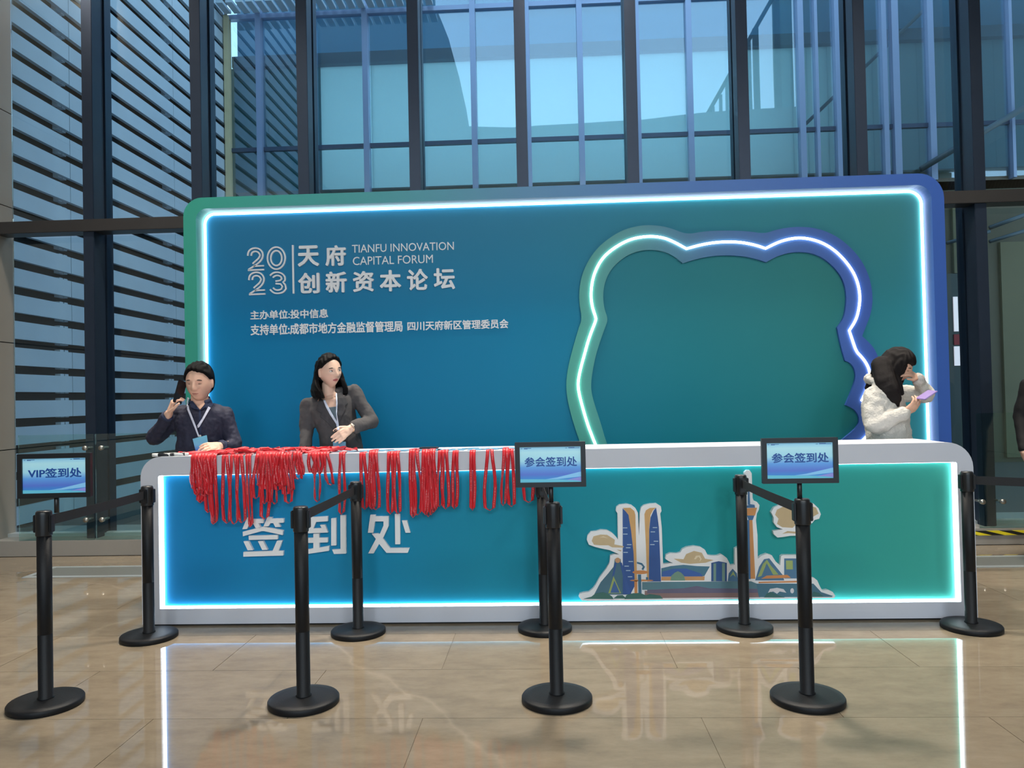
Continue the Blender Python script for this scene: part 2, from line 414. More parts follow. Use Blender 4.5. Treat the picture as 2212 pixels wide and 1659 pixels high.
for a, b in zip(ex[:-1], ex[1:]):
    MB().box(a+0.01, b-0.01, 7.300, 7.308, 0.17, tz0).build('glass_pane', M_glass, win)
    MB().box(a+0.01, b-0.01, 7.300, 7.308, tz1, ZC).build('glass_pane', M_glass, win)
# low glass balustrade held off the wall by steel discs
M_steel = mat('brushed_steel', (180, 178, 172), 0.3, 0.9, 0.05)
M_bal = glassmat('green_glass', (0.82, 0.93, 0.90), 0.03)
for px0, px1, who in ((40, 203, 'left stone wall'), (206, 392, 'left end of the counter')):
    a = W(px0, 1000, 6.99).x; b = W(px1, 1000, 6.99).x
    t = empty('glass_balustrade', ((a+b)/2, 6.99, 0.145), 'low frameless glass panel with steel discs near the '+who, 'balustrade', 'low glass panels')
    MB().bbox(a, b, 6.985, 6.997, 0.145, 1.13, 0.002).build('glass_panel', M_bal, t)
    xs_ = (b-0.07,) if who[0:4] == 'left' and px0 == 40 else (a+0.07,)
    for x in xs_:
        for z in (0.335, 1.0):
            g_ = MB(); g_.tube([(x, 6.955, z), (x, 6.985, z)], 0.022, 20); g_.tube([(x, 6.997, z), (x, 7.08, z)], 0.010, 12); g_.build('steel_disc', M_steel, t)
a = W(2112, 1000, 6.99).x; b = W(2260, 1000, 6.99).x
t = empty('glass_balustrade', ((a+b)/2, 6.99, 0.145), 'low frameless glass panel behind the stanchion right of the counter', 'balustrade', 'low glass panels')
MB().bbox(a, b, 6.985, 6.997, 0.145, 1.16, 0.002).build('glass_panel', M_bal, t)
for p in (2121, 2165):
    x = W(p, 1090, 6.98).x
    g_ = MB(); g_.tube([(x, 6.955, 0.38), (x, 6.985, 0.38)], 0.022, 20); g_.tube([(x, 6.997, 0.38), (x, 7.08, 0.38)], 0.010, 12); g_.build('steel_disc', M_steel, t)

# ------------------------------------------------------------------ courtyard
ground = MB().box(-8, 14, 7.9, 16, -0.1, 0.12).build('courtyard_ground', mat('paving', (66, 68, 68), 0.7)); tag(ground, 'grey paving of the courtyard outside the glass', kind='structure')
VPX = 1181.0
LX = -5.57; YF = 13.3
lv = empty('louvered_wall', (LX, 10, 0.12), 'grey stone louvered wall receding outside the left glass', 'wall')
MB().box(LX-0.5, LX-0.12, 7.45, YF+0.4, 0.12, 10.2).build('backing_wall', M_shade, lv)
for k in range(36):
    z0 = 0.17+k*0.28-0.013
    for (ya, yb) in ((7.45, 8.79), (8.80, 11.35), (11.36, YF-0.02)):
        MB().box(LX-0.05, LX, ya, yb, z0, z0+0.188).build('slat', M_louver, lv)
    br = MB()
    for yj in (8.795, 11.355): br.box(LX-0.12, LX-0.055, yj-0.14, yj-0.075, z0-0.012, z0+0.215).box(LX-0.12, LX-0.055, yj-0.055, yj+0.01, z0-0.012, z0+0.215)
    o = br.build('bracket', M_louver, lv)
# office building across the courtyard
ob = empty('office_building', (1.5, 14, 0.12), 'glass office building across the courtyard with pale mullions and teal blinds', 'building')
fz = lambda p, y, Y=YF: W(p, y, Y)
MB().box(LX+0.02, LX+0.10, YF-0.12, YF+0.02, 0.12, 8.22).build('corner_post', mat('cream_metal', (214, 200, 160), 0.5), ob)
fm = [563, 678, 792, 907, 1024, 1140, 1254, 1376, 1489, 1606, 1729, 1808]
fx = [W(p, 200, YF).x for p in fm]
right = [(1762, .05), (1908, .08), (1932, .11), (2008, .10), (2090, .05), (2180, .05)]
for x in fx: MB().box(x-0.048, x+0.048, YF-0.1, YF+0.05, 4.9, 9.0).build('mullion', M_farmull, ob)
for p, w_ in right:
    x = W(p, 200, YF).x; MB().box(x-w_/2, x+w_/2, YF-0.1, YF+0.05, 4.9, 9.0).build('mullion', M_farmull, ob)
MB().box(LX, 14, YF-0.03, YF+0.05, 5.82, 5.89).build('transom', mat('slate_metal', (70, 88, 112), 0.4, 0.4), ob)
MB().box(LX, 14, YF-0.06, YF+0.05, 8.17, 8.25).build('head_rail', M_farmull, ob)
allx = sorted([LX+0.1]+fx+[W(p, 200, YF).x for p, _ in right]+[14.0])
for a, b in zip(allx[:-1], allx[1:]):
    MB().box(a, b, YF+0.0, YF+0.012, 4.95, 5.82).build('glass_pane', M_farglass, ob)
    MB().box(a, b, YF+0.0, YF+0.012, 5.89, 9.0).build('glass_pane', M_farglass, ob)
def blindmat(name, c, tr):
    m = bpy.data.materials.new(name); m.use_nodes = True; n = m.node_tree; L = n.links; b = n.nodes['Principled BSDF']
    b.inputs['Base Color'].default_value = lin(c); b.inputs['Roughness'].default_value = 0.8
    t = n.nodes.new('ShaderNodeBsdfTranslucent'); t.inputs[0].default_value = lin(c); mx = n.nodes.new('ShaderNodeMixShader'); mx.inputs[0].default_value = tr
    L.new(b.outputs[0], mx.inputs[1]); L.new(t.outputs[0], mx.inputs[2]); L.new(mx.outputs[0], n.nodes['Material Output'].inputs[0]); return m
M_blind = blindmat('teal_blind', (178, 204, 214), 0.6)
M_blind2 = blindmat('grey_blind', (96, 140, 148), 0.3)
for i, (a, b) in enumerate(zip(allx[:-1], allx[1:])):
    MB().box(a+0.002 if i else LX-0.3, b-0.002, YF+0.42, YF+0.45, 5.1, 7.5).build('blind', M_blind2 if i < 2 else M_blind, ob)
MB().box(LX, 14, YF+0.28, YF+0.6, 7.46, 7.66).build('floor_slab', mat('slab', (84, 104, 122), 0.7), ob)
MB().box(LX, 14, YF+0.55, YF+0.6, 7.66, 9.0).build('upper_blind', blindmat('upper_blind', (110, 160, 190), 0.45), ob)
MB().box(LX, 14, YF+0.05, YF+0.9, 4.75, 5.12).build('sill_wall', mat('brown_stone', (120, 112, 100), 0.6), ob)
MB().box(LX, 14, YF+2.5, YF+2.6, 4.0, 9.0).build('inner_wall', mat('inner_wall', (120, 150, 150), 0.8), ob)
MB().box(LX, 14, YF+0.9, YF+2.5, 4.9, 5.0).box(LX, 14, YF+0.6, YF+2.5, 8.3, 8.4).build('floor_plate', M_shade, ob)
M_olive = mat('olive_wall', (78, 76, 58), 0.6, 0, 0.1, 1)
lower = MB().box(LX, 14, YF+0.05, YF+0.3, 0.12, 4.9).build('ground_storey_wall', M_olive, ob)
M_olive2 = mat('pale_olive', (100, 98, 70), 0.6)
for (pa, pb, ya, yb) in ((2180, 2260, 520, 1120), (2062, 2086, 430, 590)):
    A = W(pa, yb, YF); B = W(pb, ya, YF); MB().box(A.x, B.x, YF-0.0, YF+0.06, max(.2, A.z), B.z).build('wall_panel', M_olive2, ob)
A = W(2062, 1190, YF); B = W(2110, 590, YF)
MB().box(A.x, B.x, YF-0.02, YF+0.06, 0.15, B.z).build('dark_bay', mat('dark_bay', (40, 58, 58), 0.4), ob)
M_slitglow = emat('sky_slit_glow', (0.75, 0.95, 0.85), 0.9); M_slitglow_p = emat('sky_slit_glow_pink', (0.8, 0.62, 0.66), 0.55)  # emissive strips standing in for sky-lit views through window slits
for (pa, pb, ya, yb, mm) in ((2061, 2068, 641, 716, M_slitglow_p), (2062, 2074, 748, 790, M_slitglow_p), (2078, 2089, 741, 815, M_slitglow), (2081, 2090, 905, 968, M_slitglow), (2084, 2096, 878, 895, M_slitglow), (2116, 2131, 992, 1024, M_slitglow_p), (2112, 2124, 1048, 1064, M_slitglow_p)):
    A = W(pa, yb, YF-0.03); B = W(pb, ya, YF-0.03); MB().box(A.x, B.x, YF-0.04, YF-0.02, max(.14, A.z), B.z).build('sky_slit_glow', mm, ob)
M_red = mat('red_banner', (150, 40, 44), 0.6)
for (pa, pb, ya, yb) in ((2061, 2073, 722, 745), (2102, 2112, 924, 960), (2120, 2134, 920, 978)):
    A = W(pa, yb, YF-0.03); B = W(pb, ya, YF-0.03); MB().box(A.x, B.x, YF-0.04, YF-0.02, max(.14, A.z), B.z).build('red_banner', M_red, ob)
# stair rails seen in the right part of the offices
def bar(p0, p1, r, Y, nm, m):
    A = W(p0[0], p0[1], Y); B = W(p1[0], p1[1], Y); MB().tube([A, B], r, 8).build(nm, m, ob)
M_rail = mat('rail', (52, 76, 86), 0.5)
bar((1740, 268), (2006, 12), 0.03, YF+0.2, 'stair_rail', M_rail)
bar((1990, 365), (2225, 225), 0.05, YF-0.18, 'stair_rail', M_rail)
bar((2138, 492), (2225, 460), 0.035, YF-0.18, 'stair_rail', M_rail)
bar((2138, 522), (2225, 495), 0.03, YF-0.18, 'stair_rail', M_rail)
bar((2045, 525), (2138, 500), 0.03, YF-0.18, 'stair_rail', M_rail)
# slatted soffit above the office glass
so = empty('slatted_soffit', (0, YF-0.4, 8.3), 'slatted stone soffit above the office glass at the top left', 'soffit')
x = LX+0.05
while x < -1.9:
    MB().box(x, x+0.115, YF-0.5, YF-0.11, 8.24, 8.29).build('slat', M_louver, so); x += 0.17
# our own building above the lobby: its roof line is what the office glass mirrors
def RX(px): return (px-VPX)/FPX*19.0
def RZ(px, py): return CAMH+(858+(1106-px)*0.0213-py)/FPX*19.0
roof = [(955, -150), (955, 0), (985, 80), (1005, 160), (1018, 230), (1023, 272), (1120, 276), (1230, 271), (1400, 263), (1540, 250)]
pl = [(-9, 6.62), (-9, 11.5)]+[(RX(a), RZ(a, b)) for a, b in roof]+[(RX(1740), RZ(1740, 240)), (RX(1740), 11.5), (16, 11.5), (16, 6.62)]
uw = MB().prism(pl, 7.55, 7.75).build('wall_upper', mat('upper_cladding', (104, 116, 120), 0.6)); tag(uw, 'outer wall of the lobby building above the glass', kind='structure')
st = empty('roof_stair', (RX(1640), 7.6, RZ(1640, 250)), 'metal roof stair with posts above the lobby, mirrored in the office glass', 'stair')
MB().tube([(RX(1540), 7.6, RZ(1540, 248)), (RX(1712), 7.6, RZ(1712, -50))], 0.05, 8).build('handrail', M_rail, st)
for p, yt in ((1551, 235), (1568, 208), (1582, 180), (1628, 95), (1645, 66), (1690, -15)):
    w_ = 3 if p < 1600 else 6
    MB().box(RX(p-w_), RX(p+w_), 7.56, 7.64, RZ(p, 252), RZ(p, yt)).build('post', M_rail, st)
MB().box(RX(1682), RX(1722), 7.56, 7.62, RZ(1700, 252), RZ(1700, -10)).build('post', mat('stair_panel', (96, 128, 130), 0.6), st)

# ------------------------------------------------------------------ backdrop
YBK = 5.95; YP = 6.10
bd = empty('backdrop', (0.3, 6.1, 0), 'large teal and blue stage backdrop with glowing rounded frame behind the counter', 'backdrop')
x0, x1 = W(399, 700, YBK).x, W(2051, 800, YBK).x
zt = W(1200, 401, YBK).z
xi0, xi1 = W(426, 700, YBK).x, W(2024, 800, YBK).x
zi = zt-0.088
frameM = gradmat('frame_print', 'X', [(x0, (52, 160, 140)), (x0+1.6, (50, 140, 150)), (-0.2, (66, 122, 160)), (1.2, (50, 100, 170)), (x1, (48, 92, 178))], 0.4)
no = 8
outer = rr(x0, x1, 0.0, zt, (0.02, 0.02, 0.19, 0.15)); inner = rr(xi0, xi1, 0.08, zi, (0.02, 0.02, 0.11, 0.09))
MB().ring(outer, inner, YBK, YP+0.10).build('frame', frameM, bd)
panelM = gradmat('panel_print', 'X', [(x0, (0, 128, 190)), (-1.8, (0, 124, 178)), (-0.2, (0, 130, 170)), (1.4, (30, 142, 150)), (x1, (66, 152, 138))], 0.5, spec=0.25,
                 axis2='Z', stops2=[(0.9, (0, 124, 168)), (2.0, (0, 132, 178)), (zi, (84, 142, 160))], fac2=0.35)
MB().box(xi0-0.02, xi1+0.02, YP, YP+0.06, 0.06, zi+0.02).build('back_panel', panelM, bd)
led_loop = rr(xi0+0.012, xi1-0.012, 0.09, zi-0.012, (0.02, 0.02, 0.10, 0.08))
MB().tube([(x, YP-0.012, z) for x, z in led_loop], 0.0105, 8, True).build('led_strip', emat('led_strip_backdrop', (0.72, 0.9, 1.0), 5.5), bd)
# animal-head outline
S7 = 740/2212
def z7(pts): return [(W(1200+a*S7, 460+b*S7, YP-0.03).x, W(1200+a*S7, 460+b*S7, YP-0.03).z) for a, b in pts]
neon = [(420, 1900), (262, 1505), (235, 1440), (205, 1360), (170, 1240), (148, 1150), (145, 1090), (160, 1010), (185, 920), (215, 810), (258, 700), (262, 680), (240, 620), (228, 550), (232, 470), (250, 390), (290, 310), (340, 255), (420, 200), (500, 165), (600, 150), (690, 158), (760, 185), (845, 232), (930, 208), (1020, 192), (1110, 186), (1200, 190), (1290, 208), (1355, 230), (1430, 192), (1500, 170), (1575, 160), (1650, 170), (1720, 192), (1800, 240), (1870, 310), (1920, 380), (1950, 450), (1965, 530), (1960, 610), (1940, 690), (1895, 760), (1915, 820), (1940, 895), (1975, 930), (2005, 970), (2025, 1015), (2030, 1060), (2010, 1140), (1975, 1210), (2030, 1250), (2055, 1320), (2050, 1390), (2015, 1435), (1965, 1485), (1700, 1700)]
inn = [(480, 1900), (330, 1490), (290, 1350), (250, 1230), (230, 1150), (230, 1080), (250, 960), (280, 850), (320, 740), (340, 685), (315, 620), (305, 530), (320, 440), (360, 360), (430, 295), (500, 255), (590, 235), (690, 245), (760, 275), (822, 325), (900, 300), (1000, 278), (1110, 272), (1220, 280), (1300, 298), (1360, 318), (1430, 280), (1500, 258), (1575, 250), (1650, 258), (1720, 285), (1790, 340), (1840, 400), (1870, 470), (1880, 550), (1870, 640), (1855, 690), (1818, 740), (1840, 850), (1870, 955), (1900, 965), (1930, 1000), (1940, 1060), (1920, 1130), (1872, 1240), (1930, 1265), (1965, 1320), (1955, 1380), (1830, 1480), (1600, 1680)]
out = [(310, 1900), (150, 1460), (110, 1340), (75, 1200), (68, 1100), (80, 1000), (110, 880), (150, 740), (172, 685), (152, 580), (155, 470), (180, 370), (240, 260), (320, 180), (430, 110), (545, 80), (640, 78), (740, 95), (845, 140), (960, 118), (1090, 113), (1250, 118), (1350, 135), (1430, 105), (1550, 88), (1680, 95), (1800, 140), (1900, 215), (1980, 310), (2030, 420), (2050, 540), (2040, 640), (2010, 720), (1980, 795), (2050, 860), (2080, 920), (2110, 1000), (2120, 1060), (2090, 1160), (2060, 1210), (2110, 1250), (2140, 1320), (2120, 1420), (2060, 1480), (1800, 1720)]
def smooth2(p, it=2):
    # Chaikin smoothing that keeps sharp corners
    for _ in range(it):
        q = [p[0]]
        for i in range(1, len(p)-1):
            a, b, c = Vector(p[i-1]), Vector(p[i]), Vector(p[i+1])
            if (b-a).normalized().dot((c-b).normalized()) < 0.72: q.append(p[i])
            else: q += [tuple(b.lerp(a, 0.25)), tuple(b.lerp(c, 0.25))]
        q.append(p[-1]); p = q
    return p
neon, inn, out = smooth2(neon), smooth2(inn), smooth2(out)
xa_, xb_ = W(1230, 700, YP).x, W(1900, 700, YP).x
ringM = gradmat('outline_print', 'X', [(xa_, (66, 160, 144)), (xa_+0.5, (70, 146, 152)), (xa_+1.1, (62, 116, 164)), (xa_+1.7, (58, 104, 178)), (xb_, (52, 88, 176))], 0.4)
MB().prism(z7(out)+z7(inn)[::-1], YP-0.03, YP+0.0).build('animal_outline', ringM, bd)
inM = gradmat('inner_print', 'X', [(xa_, (0, 128, 160)), (xa_+0.9, (0, 130, 142)), (xb_, (56, 140, 122))], 0.5, spec=0.25, axis2='Z', stops2=[(1.3, (0, 122, 144)), (2.6, (60, 138, 144))], fac2=0.5)
MB().prism([tuple(q) for q in z7(inn)], YP-0.004, YP+0.002).build('inner_field', inM, bd)
MB().tube([(x, YP-0.036, z) for x, z in z7(neon)], 0.0095, 8).build('neon_tube', M_neon, bd)

# title lettering
S5 = 660/2212
def w5(a, b): return W(500+a*S5, 490+b*S5, YP-0.02)
def box5(ch, a0, b0, a1, b1, ext=0.02, bold=0.018, nm='character'):
    A = w5(a0, b1); B = w5(a1, b0); C = w5(a0, b0)
    o = glyph(ch, A.x, B.x, (A.z+w5(a1, b1).z)/2, (C.z+B.z)/2, YP-ext, ext, bold, nm, M_letter, bd)
    sh = (w5(a1, b1).z-A.z)*0
    return o
for ch, a0, b0, a1, b1 in (('天', 480, 135, 632, 286), ('府', 680, 133, 826, 282), ('创', 483, 332, 636, 482), ('新', 682, 322, 832, 476), ('资', 880, 320, 1030, 470),
                           ('本', 1074, 312, 1226, 466), ('论', 1272, 304, 1420, 458), ('坛', 1466, 298, 1616, 452)):
    box5(ch, a0, b0, a1, b1, bold=0.028)
def line5(txt, a0, b0, a1, b1, bold, ext):
    """characters set one by one along a slightly sloping baseline"""
    A = w5(a0, b1); B = w5(a1, b0); 
    c = textmesh(txt, (0, 0, 0), 1, None, 0.5, bold, 'lettering', M_letter, bd)
    me = c.data; xs = [v.co.x for v in me.vertices]; zs = [v.co.z for v in me.vertices]; mnx, mxx, mnz, mxz = min(xs), max(xs), min(zs), max(zs)
    off = wloc(bd)
    for v in me.vertices:
        u = (v.co.x-mnx)/(mxx-mnx); w = (v.co.z-mnz)/(mxz-mnz)
        v.co = (A.x+u*(B.x-A.x)-off.x, (YP-ext-(abs(v.co.y+off.y)/0.5-1)*0.003 if v.co.y < -off.y else YP)-off.y, A.z+w*(w5(a0, b0+0).z-A.z)-off.z)
    return c
line5('TIANFU INNOVATION', 870, 128, 1608, 186, 0.0, 0.008)
line5('CAPITAL FORUM', 876, 216, 1456, 276, 0.0, 0.008)
line5('主办单位:投中信息', 132, 606, 696, 672, 0.022, 0.008)
line5('支持单位:成都市地方金融监督管理局', 134, 706, 1236, 786, 0.022, 0.008)
line5('四川天府新区管理委员会', 1272, 684, 2004, 752, 0.022, 0.008)
A = w5(440, 482); B = w5(447, 130); MB().box(A.x, A.x+0.014, YP-0.012, YP, A.z, B.z).build('divider_bar', M_letter, bd)
def strokes5(lst, nm):
    g = MB()
    for pts in lst:
        pts = smooth2(pts, 3); P = [w5(a, b) for a, b in pts]; w = 0.0062
        L_ = []; R_ = []
        for i, p in enumerate(P):
            d = (P[min(i+1, len(P)-1)]-P[max(i-1, 0)]).normalized(); nrm = Vector((-d.z, 0, d.x))
            L_.append(xz(p+nrm*w)); R_.append(xz(p-nrm*w))
        g.prism(L_+R_[::-1], YP-0.014, YP)
    return g.build(nm, M_letter, bd)
def off2(dx, dy): return [
    [(115+dx, 208+dy), (118+dx, 180+dy), (138+dx, 158+dy), (172+dx, 150+dy), (205+dx, 160+dy), (226+dx, 190+dy), (222+dx, 228+dy), (190+dx, 265+dy), (120+dx, 308+dy)], [(116+dx, 313+dy), (234+dx, 308+dy)],
    [(140+dx, 208+dy), (142+dx, 190+dy), (155+dx, 178+dy), (175+dx, 175+dy), (194+dx, 184+dy), (204+dx, 203+dy), (196+dx, 225+dy), (165+dx, 252+dy), (150+dx, 266+dy)],
    [(160+dx, 284+dy), (232+dx, 280+dy)]]
strokes5(off2(0, 0), 'digit'); strokes5(off2(8, 176), 'digit')
def ellp(cx, cy, rx, ry): return [(cx+rx*math.cos(2*PI*k/40), cy+ry*math.sin(2*PI*k/40)) for k in range(41)]
strokes5([ellp(322, 225, 64, 80), ellp(322, 225, 40, 54)], 'digit')
strokes5([[(276, 352), (300, 330), (335, 326), (368, 338), (386, 362), (384, 388), (370, 400), (388, 418), (392, 448), (374, 472), (340, 482), (302, 478), (276, 452)],
          [(296, 366), (315, 352), (338, 350), (356, 360), (360, 376), (350, 388), (316, 392)], [(316, 410), (352, 412), (366, 430), (358, 450), (336, 458), (312, 454), (298, 440)]], 'digit')

# ------------------------------------------------------------------ reception counter
YC = 4.74; YCB = 5.17
ct = empty('reception_counter', (0.1, 4.95, 0), 'long white reception counter with glowing teal front panel', 'counter')
cx0, cx1 = W(305, 1150, YC).x, W(2107, 1150, YC).x
cz = 1.062
ix0, ix1 = W(343, 1150, YC).x, W(2072, 1150, YC).x
iz0, iz1 = W(1200, 1308, YC).z, W(1200, 1013, YC).z
outer = rr(cx0, cx1, 0.012, cz, (0.004, 0.004, 0.15, 0.13)); inner = rr(ix0, ix1, iz0, iz1, (0.004, 0.004, 0.012, 0.012))
MB().ring(outer, inner, YC, YC+0.05).build('front_frame', M_white, ct)
o2 = rr(cx0, cx1, 0.012, cz, (0.004, 0.004, 0.15, 0.13)); i2 = rr(cx0+0.03, cx1-0.03, 0.03, cz-0.03, (0.004, 0.004, 0.12, 0.10))
MB().ring(o2, i2, YC+0.05, YCB).build('carcass', M_white, ct)
MB().box(cx0+0.06, cx1-0.06, YC+0.02, YC+0.5, 0, 0.012).build('plinth', M_shade, ct)
cpM = gradmat('counter_print', 'X', [(ix0, (22, 136, 198)), (-1.6, (20, 136, 186)), (0.0, (20, 146, 170)), (1.2, (34, 158, 160)), (ix1, (64, 172, 156))], 0.5, spec=0.25)
MB().box(ix0-0.01, ix1+0.01, YC+0.04, YC+0.055, iz0-0.01, iz1+0.01).build('front_panel', cpM, ct)
MB().box(ix0, ix0+0.014, YC+0.026, YC+0.038, iz0, iz1).box(ix1-0.014, ix1, YC+0.026, YC+0.038, iz0, iz1).box(ix0, ix1, YC+0.028, YC+0.038, iz0, iz0+0.009).build('led_strip', M_led, ct)
M_led2 = emat('led_strip_top', (0.75, 0.93, 1.0), 6.0)
MB().box(ix0+0.02, ix1-0.02, YC+0.026, YC+0.036, iz1-0.004, iz1-0.0005).build('led_strip', M_led2, ct)
# big characters on the counter
S2 = 560/2212; YT = YC+0.022
def p2(pts, ox=300): return [xz(W(ox+a*S2, 940+b*S2, YT)) for a, b in pts]
def letters(polys, ox, nm='character'):
    g = MB()
    for p in polys: g.prism(p2(p, ox), YT-0.004, YC+0.041)
    return g.build(nm, M_letter, ct)
letters([[(925, 703), (968, 703), (962, 716), (1066, 714), (1064, 750), (1022, 751), (1042, 790), (998, 792), (976, 753), (944, 754), (922, 800), (884, 802)],
         [(1098, 700), (1140, 700), (1134, 712), (1238, 710), (1236, 746), (1192, 748), (1212, 782), (1166, 784), (1148, 750), (1122, 751), (1108, 776), (1064, 778)],
         [(888, 824), (1040, 785), (1060, 780), (1082, 784), (1232, 812), (1228, 852), (1070, 818), (1050, 818), (890, 862)],
         [(938, 858), (1186, 852), (1185, 888), (940, 893)], [(894, 906), (938, 905), (976, 980), (930, 982)], [(1018, 905), (1062, 903), (1100, 977), (1054, 979)],
         [(1180, 900), (1226, 898), (1192, 987), (1234, 986), (1232, 1026), (893, 1036), (893, 996), (1142, 988)]], 300)
letters([[(1345, 706), (1614, 692), (1612, 734), (1512, 740), (1490, 796), (1562, 792), (1546, 766), (1590, 764), (1614, 830), (1360, 840), (1362, 802), (1440, 798), (1462, 742), (1345, 746)],
         [(1490, 842), (1540, 840), (1540, 875), (1614, 874), (1612, 914), (1540, 916), (1540, 960), (1624, 944), (1622, 986), (1350, 1026), (1350, 988), (1490, 966), (1490, 918), (1370, 920), (1370, 880), (1490, 876)],
         [(1642, 710), (1684, 707), (1684, 940), (1642, 942)], [(1720, 684), (1766, 682), (1768, 1010), (1666, 1013), (1650, 976), (1722, 973)]], 300)
letters([[(238, 680), (282, 680), (280, 692), (393, 692), (393, 775), (345, 880), (405, 962), (572, 962), (555, 1003), (375, 1003), (312, 925), (265, 1008), (220, 1008), (285, 885), (250, 840), (300, 838), (318, 845), (350, 770), (350, 735), (278, 735), (262, 832), (217, 832)],
         [(447, 672), (490, 672), (492, 930), (450, 930)], [(507, 728), (550, 728), (578, 832), (538, 832)]], 740)
# skyline cut-out
S4 = 620/2212; YS = YC+0.008
def p4(pts, Y=YS): return [xz(W(1230+a*S4, 1000+b*S4, Y)) for a, b in pts]
sky = [(72, 1030), (80, 1008), (110, 1000), (150, 995), (185, 965), (205, 935), (235, 880), (285, 815), (310, 770), (315, 715), (340, 705), (385, 705), (350, 690), (310, 672), (250, 660), (200, 648), (150, 630), (135, 595), (140, 560), (165, 530), (210, 525), (240, 515), (290, 518), (330, 540), (355, 565), (374, 590), (372, 390), (358, 370), (362, 340), (385, 322), (440, 315), (480, 325), (510, 350), (528, 385), (536, 560), (544, 385), (552, 345), (575, 325), (620, 315), (670, 312), (705, 335), (710, 370), (700, 390), (712, 500), (722, 780), (800, 772), (770, 760), (740, 740), (745, 710), (775, 695), (830, 697), (855, 690), (870, 665), (905, 648), (960, 640), (1010, 648), (1045, 670), (1065, 710), (1100, 715), (1140, 715), (1170, 703), (1190, 715), (1215, 735), (1230, 765), (1240, 788), (1275, 785), (1275, 660), (1310, 640), (1330, 440), (1322, 360), (1325, 320), (1345, 290), (1350, 75), (1365, 57), (1390, 57), (1405, 80), (1412, 270), (1420, 290), (1445, 300), (1465, 325), (1460, 360), (1445, 390), (1438, 440), (1450, 560), (1452, 740), (1480, 715), (1520, 700), (1560, 712), (1590, 760), (1625, 790), (1630, 720), (1645, 710), (1760, 710), (1800, 720), (1830, 820), (1850, 880), (1885, 885), (1910, 905), (1930, 950), (1950, 985), (1990, 978), (2030, 995), (2050, 1025), (2040, 1042), (1600, 1050), (150, 1064), (95, 1060)]
cl4 = [(1555, 380), (1575, 345), (1610, 330), (1640, 308), (1700, 303), (1760, 300), (1830, 300), (1880, 312), (1920, 350), (1938, 395), (1925, 430), (1890, 440), (1870, 465), (1830, 470), (1790, 480), (1760, 520), (1765, 560), (1700, 562), (1650, 570), (1605, 575), (1575, 550), (1570, 525), (1600, 520), (1645, 512), (1600, 495), (1575, 460), (1575, 420)]
cut = MB().prism(p4(sky), YS, YC+0.041).build('skyline_board', M_letter, ct)
cut2 = MB().prism(p4(cl4), YS, YC+0.041).build('cloud_board', M_letter, ct)
_mc = {}
def art(col, polys, k, par):
    if col not in _mc: _mc[col] = mat('print_colour', col, 0.45, 0, 0.10, 14)
    for p in polys: MB().prism(p4(p, YS), YS-0.0006*k, YS+0.001).build('print', _mc[col], par)
def circ(cx, cy, r, n=20, ry=None): return [(cx+r*math.cos(2*PI*i/n), cy+(ry or r)*math.sin(2*PI*i/n)) for i in range(n)]
art((96, 138, 152), [[(560, 918), (1400, 912), (1470, 940), (1470, 975), (560, 978)]], 1, cut)
art((150, 122, 120), [[(580, 985), (1470, 972), (1470, 1036), (580, 1042)]], 1, cut)
art((110, 106, 132), [[(600, 978), (880, 966), (980, 948), (1080, 966), (1470, 970), (1470, 1000), (600, 1004)]], 2, cut)
art((78, 120, 140), [[(190, 1015), (240, 920), (300, 850), (340, 800), (350, 740), (395, 740), (402, 810), (480, 1015)]], 1, cut)
art((52, 92, 160), [[(410, 350), (455, 395), (480, 520), (505, 740), (512, 930), (470, 1012), (412, 1012)], [(625, 420), (650, 365), (668, 345), (680, 420), (690, 500), (706, 914), (600, 914), (610, 560)]], 2, cut)
art((218, 172, 112), [[(412, 347), (470, 345), (500, 370), (508, 400), (512, 560), (524, 1000), (506, 1000), (495, 700), (475, 520), (455, 400)], [(578, 395), (590, 365), (620, 347), (668, 345), (645, 362), (625, 400), (615, 500), (612, 900), (598, 900), (590, 650)]], 3, cut)
art((190, 214, 232), [[(x, y), (x+34, y), (x+34, y+6), (x, y+6)] for x, y in ((412, 497), (414, 545), (444, 626), (436, 650), (416, 686), (456, 756), (424, 792), (436, 826), (450, 874), (642, 495), (626, 528), (650, 600), (622, 626))], 4, cut)
art((56, 96, 166), [[(388, 768), (404, 768), (472, 1010), (444, 1010)], [(352, 768), (364, 768), (346, 860), (328, 880)]], 4, cut)
art((206, 160, 120), [circ(372, 750, 20)], 5, cut)
art((168, 186, 110), [[(340, 872), (352, 900), (398, 1004), (300, 1004), (322, 930)]], 3, cut)
art((70, 110, 170), [[(346, 905), (388, 1000), (316, 1000)]], 4, cut)
art((222, 150, 90), [circ(548, 842, 62, 22, 14), circ(556, 905, 90, 22, 7), [(500, 905), (522, 905), (524, 1010), (502, 1010)]], 5, cut)
art((66, 118, 150), [[(528, 860), (552, 860), (556, 1016), (532, 1016)], [(520, 762), (560, 772), (582, 800), (568, 826), (556, 818), (566, 800), (552, 784), (520, 774)], [(590, 880), (606, 880), (606, 900), (590, 900)]], 6, cut)
art((66, 116, 108), [[(110, 1046), (170, 1030), (200, 1006), (260, 996), (300, 1008), (330, 1030), (340, 1048)], [(424, 1048), (440, 1018), (490, 1004), (545, 1002), (590, 1020), (620, 1010), (700, 1022), (720, 1044)], [(340, 1044), (370, 1020), (410, 1018), (440, 1044)]], 7, cut)
art((78, 128, 152), [[(708, 812), (780, 795), (880, 785), (985, 795), (1082, 798), (1046, 862), (1040, 872), (708, 876)]], 1, cut)
art((64, 104, 178), [[(716, 838), (800, 816), (900, 814), (1010, 850), (1030, 874), (712, 876)]], 2, cut)
art((216, 162, 110), [[(708, 878), (1042, 874), (1040, 904), (708, 906)]], 2, cut)
